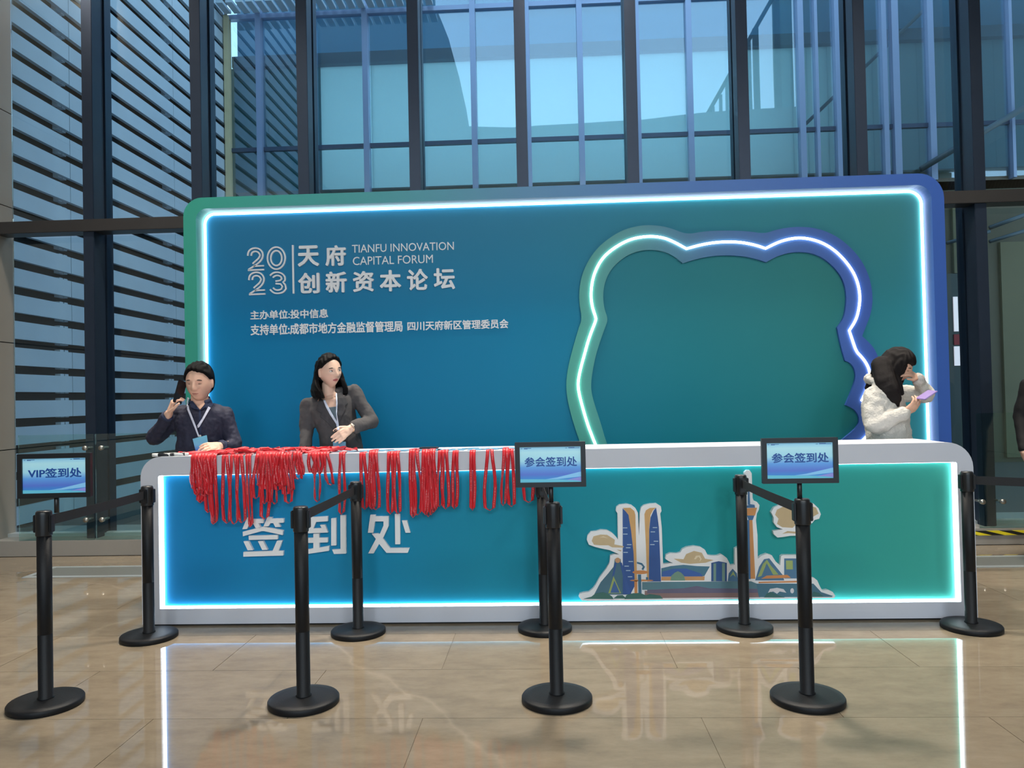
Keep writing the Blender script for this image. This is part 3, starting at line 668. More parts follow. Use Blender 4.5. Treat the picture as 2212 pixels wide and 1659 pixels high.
art((124, 160, 140), [[(778, 906), (786, 868), (812, 845), (836, 834), (862, 846), (884, 870), (892, 906)]], 3, cut)
art((52, 92, 148), [[(1093, 770), (1150, 757), (1213, 770), (1213, 912), (1093, 912)]], 2, cut)
art((124, 158, 146), [[(1110, 775), (1130, 773), (1130, 910), (1110, 910)], [(1176, 772), (1198, 772), (1198, 910), (1176, 910)]], 3, cut)
art((210, 186, 146), [[(172, 600), (186, 565), (240, 552), (290, 554), (350, 592), (346, 628), (420, 642), (414, 652), (330, 650), (300, 634), (240, 634), (190, 630)],
                      [(805, 738), (880, 742), (900, 702), (960, 678), (1020, 692), (1045, 738), (1110, 748), (1050, 768), (930, 777), (860, 768)], [(366, 668), (400, 672), (396, 682)]], 4, cut)
art((236, 220, 190), [[(960, 740), (975, 715), (1005, 712), (1018, 740), (1002, 762), (1008, 738), (992, 722), (972, 742)], [(230, 575), (262, 565), (300, 580), (262, 573)]], 5, cut)
art((70, 120, 170), [[(1376, 170), (1386, 170), (1393, 322), (1374, 322)], [(1366, 330), (1395, 318), (1426, 322), (1430, 345), (1364, 346)], [(1368, 405), (1425, 405), (1412, 440), (1380, 440)], [(1366, 440), (1386, 440), (1396, 895), (1366, 895)]], 3, cut)
art((222, 156, 96), [[(1362, 350), (1445, 345), (1430, 405), (1368, 405)], [(1386, 440), (1410, 440), (1432, 892), (1396, 892)]], 3, cut)
art((84, 128, 164), [[(1432, 905), (1462, 800), (1500, 742), (1540, 735), (1592, 800), (1645, 865), (1655, 905)], [(1220, 912), (1228, 850), (1258, 815), (1290, 850), (1300, 912)], [(1655, 736), (1756, 736), (1756, 890), (1655, 890)]], 2, cut)
art((166, 186, 116), [[(1450, 880), (1490, 780), (1522, 745), (1552, 790), (1612, 860), (1570, 862), (1520, 772), (1480, 870)], [(1668, 752), (1720, 752), (1722, 820), (1670, 820)], [(1236, 880), (1262, 835), (1282, 880), (1262, 860)]], 3, cut)
art((224, 150, 92), [[(1478, 892), (1520, 868), (1680, 862), (1706, 884)], [(1458, 916), (1760, 908), (1760, 920), (1458, 926)]], 4, cut)
art((76, 124, 146), [[(1440, 930), (1880, 930), (1940, 995), (2030, 1025), (2020, 1032), (1460, 1034)]], 2.5, cut)
art((228, 226, 232), [[(1530, 1000), (1545, 970), (1600, 962), (1650, 972), (1672, 1000), (1620, 990), (1600, 1008), (1570, 990)], circ(1716, 985, 14, 16, 20)], 3, cut)
art((60, 112, 112), [[(1500, 1036), (1520, 1005), (1550, 992), (1590, 1010), (1640, 1030), (1660, 1036)], [(1860, 1030), (1880, 990), (1920, 1000), (1960, 1030)]], 4, cut)
art((206, 182, 142), [[(1585, 400), (1600, 360), (1650, 335), (1700, 322), (1840, 322), (1900, 345), (1920, 390), (1850, 430), (1760, 460), (1720, 500), (1640, 495), (1600, 470), (1612, 430)], [(1640, 545), (1680, 525), (1750, 530), (1750, 545), (1690, 540)]], 2, cut2)

# ------------------------------------------------------------------ stanchions
M_plast = mat('black_plastic', (28, 29, 32), 0.35, 0, 0.1, 30)
M_belt = mat('black_webbing', (34, 36, 40), 0.75, 0, 0.12, 60, 0.3)
HP = 0.905
def bez(a, b, sag):
    return [(a[0]+(b[0]-a[0])*t, a[1]+(b[1]-a[1])*t, a[2]+(b[2]-a[2])*t-sag*4*t*(1-t)) for t in [i/16 for i in range(17)]]
def stanchion(px, py, label, hp=HP, grp='black belt stanchions'):
    c = Wz(px, py, 0.034)
    t = empty('stanchion', (c.x, c.y, 0), label, 'stanchion', grp)
    MB().lathe([(0.001, 0), (0.158, 0), (0.161, 0.004), (0.161, 0.022), (0.156, 0.029), (0.12, 0.033), (0.035, 0.036), (0.001, 0.036)], seg=64).build('base', M_black, t, True)
    MB().lathe([(0.001, 0.034), (0.036, 0.034), (0.036, 0.040), (0.0315, 0.044), (0.0315, 0.33), (0.0308, 0.331), (0.0308, 0.334), (0.0315, 0.335), (0.0315, hp-0.10), (0.001, hp-0.10)], seg=40).build('pole', M_black, t, True)
    MB().lathe([(0.001, hp-0.115), (0.035, hp-0.115), (0.0355, hp-0.112), (0.0355, hp-0.02), (0.034, hp-0.006), (0.030, hp), (0.001, hp+0.001)], seg=40).build('belt_head', M_plast, t, True)
    return t
def clips(t, angs, hp=HP):
    for a in angs:
        g = MB().bbox(0.033, 0.043, -0.017, 0.017, hp-0.10, hp-0.018, 0.003)
        R = Matrix.Rotation(a, 3, 'Z'); g.v = [tuple(R @ Vector(v)) for v in g.v]
        g.build('belt_clip', M_plast, t, True)
def belt(t, A, B, z=0.855, sag=0.003):
    a = Vector((A.location.x, A.location.y, z)); b = Vector((B[0], B[1], z)); d = (b-a).normalized()
    a = a+d*0.036; b = b-d*0.036; h = 0.024; n = d.cross(Vector((0, 0, 1)))*0.0007
    g = MB(); vs = []; P = bez(a, b, sag)
    for p in P:
        p = Vector(p); vs += [p+n+Vector((0, 0, h)), p+n-Vector((0, 0, h)), p-n-Vector((0, 0, h)), p-n+Vector((0, 0, h))]
    fs = [(4*i+k, 4*i+(k+1) % 4, 4*i+4+(k+1) % 4, 4*i+4+k) for i in range(len(P)-1) for k in range(4)]+[(3, 2, 1, 0), (len(vs)-4, len(vs)-3, len(vs)-2, len(vs)-1)]
    g.add(vs, fs); g.build('belt', M_belt, t)
def postermat():
    m = bpy.data.materials.new('poster_print'); m.use_nodes = True; n = m.node_tree; L = n.links; b = n.nodes['Principled BSDF']
    t = n.nodes.new('ShaderNodeTexCoord'); s = n.nodes.new('ShaderNodeSeparateXYZ'); L.new(t.outputs['Generated'], s.inputs[0])
    c = n.nodes.new('ShaderNodeValToRGB'); e = c.color_ramp
    st = [(0.0, (120, 190, 220)), (0.10, (60, 130, 200)), (0.22, (84, 112, 196)), (0.42, (92, 150, 214)), (0.60, (156, 208, 224)), (0.85, (170, 216, 226)), (1.0, (132, 194, 226))]
    while len(e.elements) < len(st): e.elements.new(0.5)
    for k, (p, cc) in enumerate(st): e.elements[k].position = p; e.elements[k].color = lin(cc)
    L.new(s.outputs['Z'], c.inputs[0]); L.new(c.outputs[0], b.inputs['Base Color']); b.inputs['Roughness'].default_value = 0.25
    L.new(c.outputs[0], b.inputs['Emission Color']); b.inputs['Emission Strength'].default_value = 0.28  # faint glow added to brighten the printed sheet
    return m
M_poster = postermat()
def ink(name, c, e=0.28):
    return mat(name, c, 0.3, 0, 0.02, emit=c, estr=e)  # ink carries an added glow like the poster paper
M_ink = ink('navy_ink', (30, 74, 148), 0.15)
M_wave = ink('wave_pale', (128, 186, 226)); M_wave2 = ink('wave_lilac', (136, 136, 206)); M_wave3 = ink('wave_teal', (100, 184, 206))
def sign(t, text, x0p, x1p, y0p, y1p, yaw, hp=HP, tilt=0):
    """A4 poster frame on the post; frame corners given where the photograph shows them"""
    Y = t.location.y-0.01
    A = W(x0p, y1p, Y); B = W(x1p, y0p, Y); w = (B.x-A.x)/math.cos(yaw); h = B.z-A.z; zc = (A.z+B.z)/2; xc = (A.x+B.x)/2-t.location.x
    M = Matrix.Translation((xc, -0.01, zc)) @ Matrix.Rotation(yaw, 4, 'Z') @ Matrix.Rotation(tilt, 4, 'X')
    def put(o): o.data.transform(M); return o
    b = 0.022
    ou = rr(-w/2, w/2, -h/2, h/2, (0.003,)*4, 3); inn_ = rr(-w/2+b, w/2-b, -h/2+b, h/2-b, (0.001,)*4, 3)
    fr = put(MB().ring(ou, inn_, -0.012, 0.010).box(-w/2+b-0.004, w/2-b+0.004, 0.0, 0.009, -h/2+b-0.004, h/2-b+0.004).build('sign_frame', M_plast, t, True))
    W2, H2 = w/2-b, h/2-b
    put(MB().box(-W2, W2, -0.004, 0.0, -H2, H2).build('poster_sheet', M_poster, fr, True))
    def fl(poly, mm, k): put(MB().prism([(-W2+u*2*W2, -H2+v*2*H2) for u, v in poly], -0.004-0.0004*k, -0.003).build('poster_wave', mm, fr, True))
    fl([(0, 0.0), (1, 0.0), (1, 0.03), (0.6, 0.075), (0.3, 0.085), (0, 0.095)], M_wave3, 1)
    fl([(0.42, 0.085), (0.62, 0.085), (1, 0.15), (1, 0.29), (0.8, 0.21), (0.6, 0.13)], M_wave, 2)
    fl([(0.75, 0.05), (0.86, 0.06), (1, 0.02), (1, 0.14), (0.86, 0.10)], M_wave2, 3)
    n = len(text); tw = (0.86 if n < 6 else 0.84)*2*W2
    c = bpy.data.curves.new('t', 'FONT'); c.body = text; c.size = 1; c.extrude = 0.02; c.resolution_u = 3
    o = bpy.data.objects.new('t', c); COL.objects.link(o); dg = bpy.context.evaluated_depsgraph_get(); dg.update()
    me = bpy.data.meshes.new_from_object(o.evaluated_get(dg), depsgraph=dg); COL.objects.unlink(o); bpy.data.objects.remove(o); embolden(me, 0.018)
    xs = [v.co.x for v in me.vertices]; ys_ = [v.co.y for v in me.vertices]; s_ = tw/(max(xs)-min(xs)); zb = -H2+0.44*2*H2; th = 0.275*2*H2; x_0 = min(xs); y_0 = min(ys_); y_1 = max(ys_)
    for v in me.vertices: v.co = ((v.co.x-x_0)*s_-tw/2+0.002, -0.0062-(abs(v.co.z)/0.02-1)*0.001 if v.co.z > 0 else -0.003, zb+(v.co.y-y_0)/(y_1-y_0)*th)
    me.transform(M); me.materials.clear(); me.materials.append(M_ink); q = bpy.data.objects.new('lettering', me); COL.objects.link(q); q.parent = fr
    g = MB()
    for (u0, u1, v) in ((0.02, 0.045, 0.955), (0.07, 0.19, 0.962), (0.07, 0.13, 0.945), (0.75, 0.78, 0.955), (0.80, 0.98, 0.955), (0.80, 0.90, 0.972)):
        g.box(-W2+u0*2*W2, -W2+u1*2*W2, -0.0048, -0.003, -H2+(v-0.006)*2*H2, -H2+(v+0.006)*2*H2)
    put(g.build('small_print', M_ink, fr, True))
    MB().tube([(xc, 0, hp-0.01), (xc, 0, zc-h/2+0.01)], 0.011, 16).build('sign_stem', M_plast, t, True)
P1 = stanchion(99, 1508, 'black stanchion at far left carrying the VIP sign'); P2 = stanchion(656, 1503, 'black stanchion without a sign, nearest one left of centre')
P3 = stanchion(1203, 1498, 'black stanchion with a blue sign in front of the middle of the counter'); P4 = stanchion(1744, 1497, 'black stanchion with a blue sign at right, in front of the skyline')
B1 = stanchion(322, 1366, 'black stanchion standing against the left end of the counter'); B2 = stanchion(774, 1356, 'black stanchion close to the counter under the red lanyards')
B3 = stanchion(1177, 1348, 'black stanchion close to the counter hidden behind the central sign post'); B4 = stanchion(1608, 1347, 'black stanchion close to the counter before the skyline tower')
B5 = stanchion(2098, 1345, 'black stanchion at the right end of the counter')
def ang(a, b): return math.atan2(b.location.y-a.location.y, b.location.x-a.location.x)
for a, b in ((P1, B1), (P2, B2), (P3, B3), (P4, B4)):
    belt(b, b, a.location[:]); an = ang(a, b); clips(a, [an, an+PI/2, an-PI/2]); clips(b, [an+PI, an+PI/2, an-PI/2])
belt(B5, B5, (B5.location.x+1.55, B5.location.y-0.9, 0)); clips(B5, [math.atan2(-0.9, 1.55), PI])
sign(P1, 'VIP签到处', 44, 194, 978, 1076, math.radians(4)); sign(P3, '参会签到处', 1114, 1264, 953, 1053, math.radians(-1)); sign(P4, '参会签到处', 1647, 1807, 944, 1045, math.radians(-2))

# ------------------------------------------------------------------ lanyards
def lanmat():
    m = bpy.data.materials.new('red_ribbon'); m.use_nodes = True; n = m.node_tree; L = n.links; b = n.nodes['Principled BSDF']
    uv = n.nodes.new('ShaderNodeUVMap'); s = n.nodes.new('ShaderNodeSeparateXYZ'); L.new(uv.outputs[0], s.inputs[0])
    nz = n.nodes.new('ShaderNodeTexNoise'); nz.noise_dimensions = '1D'; nz.inputs['Scale'].default_value = 160; nz.inputs['Detail'].default_value = 0
    L.new(s.outputs['Y'], nz.inputs['W'])
    def cmp(op, sock, v):
        q = n.nodes.new('ShaderNodeMath'); q.operation = op; L.new(sock, q.inputs[0]); q.inputs[1].default_value = v; return q.outputs[0]
    def mul(a, b_):
        q = n.nodes.new('ShaderNodeMath'); q.operation = 'MULTIPLY'; L.new(a, q.inputs[0]); L.new(b_, q.inputs[1]); return q.outputs[0]
    fr = n.nodes.new('ShaderNodeMath'); fr.operation = 'FRACT'
    q = n.nodes.new('ShaderNodeMath'); q.operation = 'MULTIPLY'; q.inputs[1].default_value = 3.3; L.new(s.outputs['Y'], q.inputs[0]); L.new(q.outputs[0], fr.inputs[0])
    msk = mul(mul(cmp('GREATER_THAN', s.outputs['X'], 0.36), cmp('LESS_THAN', s.outputs['X'], 0.64)), mul(cmp('GREATER_THAN', nz.outputs['Fac'], 0.46), cmp('GREATER_THAN', fr.outputs[0], 0.55)))
    mx = n.nodes.new('ShaderNodeMix'); mx.data_type = 'RGBA'; mx.inputs[6].default_value = lin((222, 26, 42)); mx.inputs[7].default_value = lin((226, 120, 124))
    L.new(msk, mx.inputs[0]); L.new(mx.outputs[2], b.inputs['Base Color']); b.inputs['Roughness'].default_value = 0.38
    b.inputs['Sheen Weight'].default_value = 0.2
    return m
M_red2 = lanmat()
M_clip = mat('white_clip', (224, 224, 220), 0.4)
M_card = gradmat('badge_print', 'X', [(-3, (120, 180, 214)), (3, (120, 180, 214))], 0.3)
M_cardg = mat('badge_card', (120, 172, 204), 0.3, 0, 0.25, 20)
def ribbon(pts, wd, dirs, name, m, parent, th=0.0008):
    P = [Vector(p) for p in pts]; n = len(P); vs = []; fs = []; uvs = []; s = 0; ss = []
    for i, p in enumerate(P):
        if i: s += (p-P[i-1]).length
        ss.append(s)
        d = (P[min(i+1, n-1)]-P[max(i-1, 0)]).normalized(); u = dirs[i]; u = (u-d*u.dot(d)); u = u.normalized() if u.length > 1e-4 else Vector((1, 0, 0)); nn = d.cross(u)*th
        vs += [p-u*wd/2+nn, p+u*wd/2+nn, p+u*wd/2-nn, p-u*wd/2-nn]
    for i in range(n-1):
        for k in range(4): fs.append((4*i+k, 4*i+(k+1) % 4, 4*i+4+(k+1) % 4, 4*i+4+k))
    off = wloc(parent) if parent else Vector((0, 0, 0))
    me = bpy.data.meshes.new(name); me.from_pydata([tuple(v-off) for v in vs], [], fs)
    ul = me.uv_layers.new(name='UVMap'); U = (0, 1, 1, 0)
    for f in me.polygons:
        for li in f.loop_indices:
            vi = me.loops[li].vertex_index; ul.data[li].uv = (U[vi % 4], ss[vi//4])
        f.use_smooth = True
    me.materials.append(m); o = bpy.data.objects.new(name, me); COL.objects.link(o); o.parent = parent
    return o
YE = YC-0.004
lay = [0]
def lanyard(xt, xb, yb, half=5, label='', back=0.10, lift=0.0, swap=False, card=True, group='red lanyards hanging over the counter edge', dx=0):
    """two strands hang over the front edge and close in a loop at (xb,yb)"""
    k = lay[0]; lay[0] += 1
    lift = lift or 0.0012*(k % 5)
    yt = YE-0.0025*(k % 4)-lift*0.5
    T = W(xt, 975, YE); Bm = W(xb, yb, yt); zt_ = cz+0.003+lift
    hw = half/350.0; tops = T.x; r = random.Random(k)
    t = empty('lanyard', (T.x, YC+0.05, cz), label, 'lanyard', group)
    path = []; dirs = []
    gap = 0.006+hw*0.25
    zloop = Bm.z
    def strand(sgn):
        q = []; bx = tops+dx/350.0
        q.append((bx+sgn*gap*0.6, YC+back, zt_)); q.append((tops+sgn*gap, YC+0.03, zt_+0.001)); q.append((tops+sgn*gap, YC+0.004, zt_))
        q.append((tops+sgn*gap, yt, cz-0.006))
        H_ = cz-zloop
        for f_ in (0.15, 0.3, 0.45, 0.6, 0.75, 0.86, 0.93):
            wv = hw*(math.sin(min(1, f_*1.15)*PI*0.62)**1.3)
            q.append((tops+(Bm.x-tops)*f_+sgn*(gap*(1-f_)+wv)+0.002*math.sin(6*f_+k), yt-0.003*math.sin(f_*9+k), cz-0.006-H_*f_))
        return q
    A = strand(-1); B_ = strand(1)
    bot = [(Bm.x-hw*0.55, yt, zloop+0.008), (Bm.x, yt-0.001, zloop), (Bm.x+hw*0.55, yt, zloop+0.008)]
    path = A+bot+B_[::-1]
    n = len(path); tw = r.uniform(-0.9, 0.9)
    for i in range(n):
        f_ = i/(n-1); c = 4*f_*(1-f_)
        if i < 4 or i > n-5: dirs.append(Vector((1, 0, 0)))
        else:
            a = tw*c+0.25*math.sin(i*1.7+k)
            if len(A) <= i < len(A)+3: dirs.append(Vector((0.1, 1, 0.1)))
            else: dirs.append(Vector((math.cos(a), math.sin(a), 0)))
    ribbon(path, 0.020, dirs, 'strap', M_red2, t)
    bx = tops+dx/350.0
    MB().bbox(bx-0.008, bx+0.008, YC+back-0.004, YC+back+0.026, cz+0.001, cz+0.009, 0.002).build('clip', M_clip, t)
    if card:
        MB().box(bx-0.043, bx+0.043, YC+back+0.028, YC+back+0.155, cz+0.0006+0.0003*(k % 9), cz+0.0016+0.0003*(k % 9)).build('badge_card', M_cardg, t)
    return t
singles = [(486, 491, 1130, 7, 'red lanyard, first single loop right of the left bundle'), (504, 506, 1132, 7, 'red lanyard, second single loop right of the left bundle'),
    (518, 523, 1129, 7, 'red lanyard, third single loop right of the left bundle'), (537, 541, 1138, 3, 'long red lanyard ending over the first big character'),
    (739, 738, 1111, 5, 'lone red lanyard just left of the second rear stanchion'), (783, 789, 1100, 5, 'red lanyard touching the rear stanchion on its right'),
    (843, 844, 1110, 5, 'red lanyard, left one of the pair above the third big character'), (856, 860, 1110, 5, 'red lanyard, right one of the pair above the third big character'),
    (953, 950, 1094, 5, 'red lanyard hanging directly right of the thick bundle'), (961, 963, 1099, 6, 'red lanyard, second one right of the thick bundle'),
    (984, 982, 1099, 4, 'red lanyard, third one right of the thick bundle'), (1021, 1021, 1102, 3, 'narrow single red lanyard midway between bundle and central sign'),
    (1058, 1058, 1102, 10, 'red lanyard open in a wide loop left of the central sign'), (1142, 1142, 1085, 9, 'red lanyard whose loop shows below the central sign')]
for a in singles: lanyard(a[0], a[1], a[2], a[3], a[4], back=0.04+0.05*random.random())
groupsL = [
 ('left bundle of red lanyards on the counter edge', 'red lanyard in the tangled bundle at the left of the counter', [(420, 419, 1056, 6), (424, 426, 1070, 5), (430, 434, 1086, 5), (436, 431, 1084, 4), (440, 443, 1072, 6), (446, 452, 1069, 6), (452, 450, 1107, 5), (457, 462, 1132, 6), (462, 464, 1128, 4), (427, 440, 1060, 7), (433, 422, 1048, 5), (449, 437, 1052, 6), (443, 455, 1048, 5)]),
 ('second bundle of red lanyards below the dropped pile', 'red lanyard in the second tangled bundle over the first big character', [(560, 553, 1077, 7), (566, 560, 1050, 5), (571, 572, 1088, 5), (576, 572, 1121, 8), (580, 584, 1087, 5), (588, 594, 1089, 5), (594, 600, 1060, 6), (602, 609, 1051, 8), (610, 618, 1070, 6), (618, 624, 1087, 7), (584, 578, 1058, 6), (606, 598, 1046, 6), (624, 630, 1060, 5)]),
 ('short red loops left of the woman in the blazer', ('short red loop at the left under the woman in the blazer', 'shortest red loop just right of the second tangled bundle', 'red loop that ends on the counter rim left of the long narrow one', 'long narrow red loop hanging below the woman in the blazer', 'wide red loop that covers only the rim below the woman in the blazer', 'slanting red loop left of the lone lanyard and the rear stanchion'), [(640, 644, 1035, 7), (646, 650, 1026, 5), (672, 677, 1020, 7), (684, 686, 1084, 5), (690, 684, 1024, 8), (704, 715, 1048, 6)]),
 ('pair of red lanyards right of the second rear stanchion', ('red lanyard, left one of the overlapping pair right of the second rear stanchion', 'red lanyard, right one of the overlapping pair right of the second rear stanchion'), [(804, 804, 1100, 5), (809, 812, 1101, 7)]),
 ('pair of red lanyards left of the thick bundle', ('narrow red lanyard, second to the left of the thick bundle', 'wider red lanyard hanging directly left of the thick bundle'), [(890, 893, 1118, 4), (897, 902, 1112, 8)]),
 ('thick bundle of red lanyards at the middle', 'red lanyard in the thick straight bundle left of the central sign', [(918, 916, 1108, 4), (922, 920, 1112, 4), (926, 926, 1116, 4), (930, 932, 1112, 4), (934, 938, 1106, 4), (928, 942, 1100, 4), (924, 912, 1104, 4)]),
 ('pair of red lanyards beside the central sign', ('red lanyard, left one of the pair beside the central sign', 'red lanyard, right one of the pair beside the central sign'), [(1092, 1087, 1092, 4), (1102, 1105, 1094, 6)])]
for g, lb, L_ in groupsL:
    for j_, a in enumerate(L_): lanyard(a[0], a[1], a[2], a[3], lb if isinstance(lb, str) else lb[j_], back=0.05+0.07*random.random(), lift=0.004+0.012*random.random(), group=g, dx=random.uniform(-6, 6))
# loose straps heaped on the counter top
for i in range(26):
    r = random.Random(100+i)
    pxc = r.uniform(490, 720) if i > 6 else r.uniform(425, 520)
    c = W(pxc, 975, YC+0.14); Yc = YC+r.uniform(0.07, 0.26)
    t = empty('lanyard', (c.x, Yc, cz), 'red lanyard crumpled on the counter top in front of the staff', 'lanyard', 'crumpled red lanyards heaped on the counter')
    n = 26; P = []; D = []; a0 = r.uniform(0, 6); lx = r.uniform(0.08, 0.20); ly = r.uniform(0.02, 0.05)
    for k in range(n):
        u = k/(n-1); P.append((c.x+lx*math.cos(2*PI*u+a0)*(0.75+0.25*math.sin(3*u*PI+i)), min(YCB-0.03, max(YC+0.02, Yc+ly*math.sin(2*PI*u*1.5+a0))), cz+0.008+(0.014 if pxc > 520 else 0.004)*(0.5+0.5*math.sin(u*7+i))+r.uniform(0, 0.010 if pxc > 520 else 0.004)))
        D.append(Vector((0.3*math.sin(k+i), 0.5, 0.9*math.cos(k*0.8+i))))
    ribbon(P, 0.020, D, 'strap', M_red2, t)
# flat cards on the counter top, right of the straps
CL = ['slate card lying right of the woman in the blazer, nearest her', 'pale blue card lying behind the rear stanchion top, left of three', 'slate card lying between two pairs of hanging lanyards', 'pale blue card lying left of the thick lanyard bundle',
      'slate card lying just right of the thick lanyard bundle', 'pale blue card lying left of the narrow single lanyard', 'slate card lying between the narrow lanyard and the wide loop', 'pale blue card lying nearest the central sign']
cards = [(770, 971), (800, 974), (830, 969), (868, 972), (990, 969), (1015, 972), (1040, 968), (1070, 971)]
for i, (p, y) in enumerate(cards):
    c = W(p, y, YC+0.2); r = random.Random(i); yy = YC+0.14+0.05*(i % 3)
    o = MB().box(-0.055, 0.055, -0.035, 0.035, 0, 0.0012).build('badge_card', M_cardg if i % 2 else mat('slate_card', (84, 104, 134), 0.3))
    o.location = (c.x, yy, cz+0.0006+0.002*(i % 2)); o.rotation_euler = (0, 0, r.uniform(-0.3, 0.3))
    tag(o, CL[i], 'card', 'badge cards lying on the counter top')
# marker pens
M_penb = mat('pen_black', (26, 30, 38), 0.35); M_penw = mat('pen_white', (226, 228, 226), 0.35)
for i, (p, y, dy, nm) in enumerate(((352, 990, 0.03, 'black marker pen with pale tip at the left end of the counter'), (384, 987, 0.05, 'white marker pen with a black band at the left end of the counter'), (376, 986, 0.085, 'white marker pen lying behind the other two'))):
    c = W(p, y, YC+dy); t = empty('marker_pen', (c.x, YC+dy, cz), nm, 'pen', 'marker pens at the left end')
    L1, L2 = c.x-0.065, c.x+0.065
    a = M_penb if i == 0 else M_penw
    MB().tube([(L1+0.035, YC+dy, cz+0.010), (L2, YC+dy+0.01, cz+0.010)], 0.0095, 16).build('barrel', a, t)
    MB().tube([(L1, YC+dy-0.004, cz+0.010), (L1+0.035, YC+dy, cz+0.010)], 0.0105, 16).build('cap', M_penw if i == 0 else M_penb, t)
    MB().tube([(c.x+0.005, YC+dy+0.005, cz+0.0102), (c.x+0.045, YC+dy+0.008, cz+0.0102)], 0.0099, 16).build('printed_band', M_penw if i == 0 else M_penb, t)
bk = MB().bbox(-0.06, 0.06, -0.04, 0.04, 0, 0.014, 0.004).build('wallet', mat('black_leather', (28, 32, 42), 0.5)); q = W(925, 968, YC+0.22); bk.location = (q.x, YC+0.25, cz+0.0008); tag(bk, 'black wallet on the counter behind the thick bundle of lanyards', 'wallet')

# ------------------------------------------------------------------ people
def remesh(g, voxel, sm=4, fac=0.5, decim=None):
    me = bpy.data.meshes.new('r'); me.from_pydata(g.v, [], g.f); me.update()
    bm = bmesh.new(); bm.from_mesh(me); bmesh.ops.recalc_face_normals(bm, faces=bm.faces[:]); bm.to_mesh(me); bm.free()
    o = bpy.data.objects.new('r', me); COL.objects.link(o)
    m = o.modifiers.new('a', 'REMESH'); m.mode = 'VOXEL'; m.voxel_size = voxel
    s = o.modifiers.new('b', 'SMOOTH'); s.factor = fac; s.iterations = sm
    dg = bpy.context.evaluated_depsgraph_get(); dg.update()
    r = bpy.data.meshes.new_from_object(o.evaluated_get(dg), depsgraph=dg)
    COL.objects.unlink(o); bpy.data.objects.remove(o)
    for p in r.polygons: p.use_smooth = True
    return r
def bvh(me): return BVHTree.FromPolygons([v.co.copy() for v in me.vertices], [tuple(p.vertices) for p in me.polygons])
def bvh2(a, b):
    va = [v.co.copy() for v in a.vertices]; n = len(va)
    return BVHTree.FromPolygons(va+[v.co.copy() for v in b.vertices], [tuple(p.vertices) for p in a.polygons]+[tuple(i+n for i in p.vertices) for p in b.polygons])
def collar_band(c0, c1, r0, r1, opening, m, parent, th=0.004):
    """stand collar: an open band round the neck, c0/r0 below, c1/r1 above, split at the front"""
    vs = []; n = 40
    for (c, r) in ((c0, r0), (c1, r1), (c1, r1-th), (c0, r0-th)):
        for k in range(n+1):
            a = opening+(2*PI-2*opening)*k/n; drop = 0.022*math.cos(a/1.0)*(1 if c is c1 else 0.6)
            vs.append((c[0]+r*math.sin(a), c[1]-r*math.cos(a)*0.95, c[2]-drop))
    q = n+1; fs = [(j*q+k, j*q+k+1, ((j+1) % 4)*q+k+1, ((j+1) % 4)*q+k) for j in range(4) for k in range(n)]+[(0, q, 2*q, 3*q), (n, 3*q+n, 2*q+n, q+n)]
    return MB().add(vs, fs, True).build('collar', m, parent)
def gs(x, s): return math.exp(-(x/s)**2)
def sst(a, b, x):
    t = min(1, max(0, (x-a)/(b-a))); return t*t*(3-2*t)
def headpt(d, fem=0.0):
    """d: unit direction in head space (x side, -y face, z up) -> point on the head, metres"""
    x, y, z = d.x*0.077, d.y*0.097, d.z*0.118
    if z < 0:
        k = sst(0, 0.118, -z); wj = 1-(0.30+0.10*fem)*k**1.3
        x *= wj
        if y > 0: y *= 1-0.55*k
        else: y *= 1-0.10*k
    else: x *= 1+0.03*sst(0, 0.08, z); y *= 1.0+0.03*(y > 0)
    if y < 0:
        fr = sst(0.0, 0.07, -y)
        y += 0.008*fr*gs(z-0.0, 0.09)*(1-gs(x, 0.05))*0   # broad face stays flat
        dy = 0
        dy -= (0.004+0.017*sst(0.022, -0.024, z))*gs(x, 0.0085+0.0055*sst(0.0, -0.026, z))*sst(-0.046, -0.030, z)*sst(0.035, 0.012, z)
        dy -= 0.005*gs(abs(x)-0.0125, 0.006)*gs(z+0.031, 0.007)
        dy += 0.0075*gs(abs(x)-0.031, 0.014)*gs(z-0.006, 0.011)
        dy -= 0.003*gs(abs(x)-0.03, 0.022)*gs(z-0.027, 0.008)
        dy -= 0.004*gs(abs(x)-0.042, 0.018)*gs(z+0.022, 0.016)
        dy -= 0.0065*gs(x, 0.021)*gs(z+0.053, 0.0055)
        dy -= 0.0060*gs(x, 0.018)*gs(z+0.066, 0.0055)
        dy += 0.0040*gs(x, 0.022)*gs(z+0.0595, 0.0025)
        dy += 0.0025*gs(x, 0.02)*gs(z+0.078, 0.006)
        dy -= 0.006*gs(x, 0.02)*gs(z+0.100, 0.014)
        y += dy*fr
    return Vector((x, y, z))
def sphere_dirs(nu, nv):
    return [[Vector((math.sin(PI*i/nv)*math.cos(2*PI*k/nu), math.sin(PI*i/nv)*math.sin(2*PI*k/nu), math.cos(PI*i/nv))) for k in range(nu)] for i in range(nv+1)]
def gridfaces(nu, nv):
    return [(i*nu+k, (i+1)*nu+k, (i+1)*nu+(k+1) % nu, i*nu+(k+1) % nu) for i in range(nv) for k in range(nu)]
DIRS = sphere_dirs(84, 64); GF = gridfaces(84, 64)
def headM(c, s, yaw, pitch, roll):
    """yaw>0 turns the face towards image right; pitch>0 looks down"""
    return Matrix.Translation(c) @ Matrix.Rotation(yaw, 4, 'Z') @ Matrix.Rotation(pitch, 4, 'X') @ Matrix.Rotation(roll, 4, 'Y') @ Matrix.Scale(s, 4)
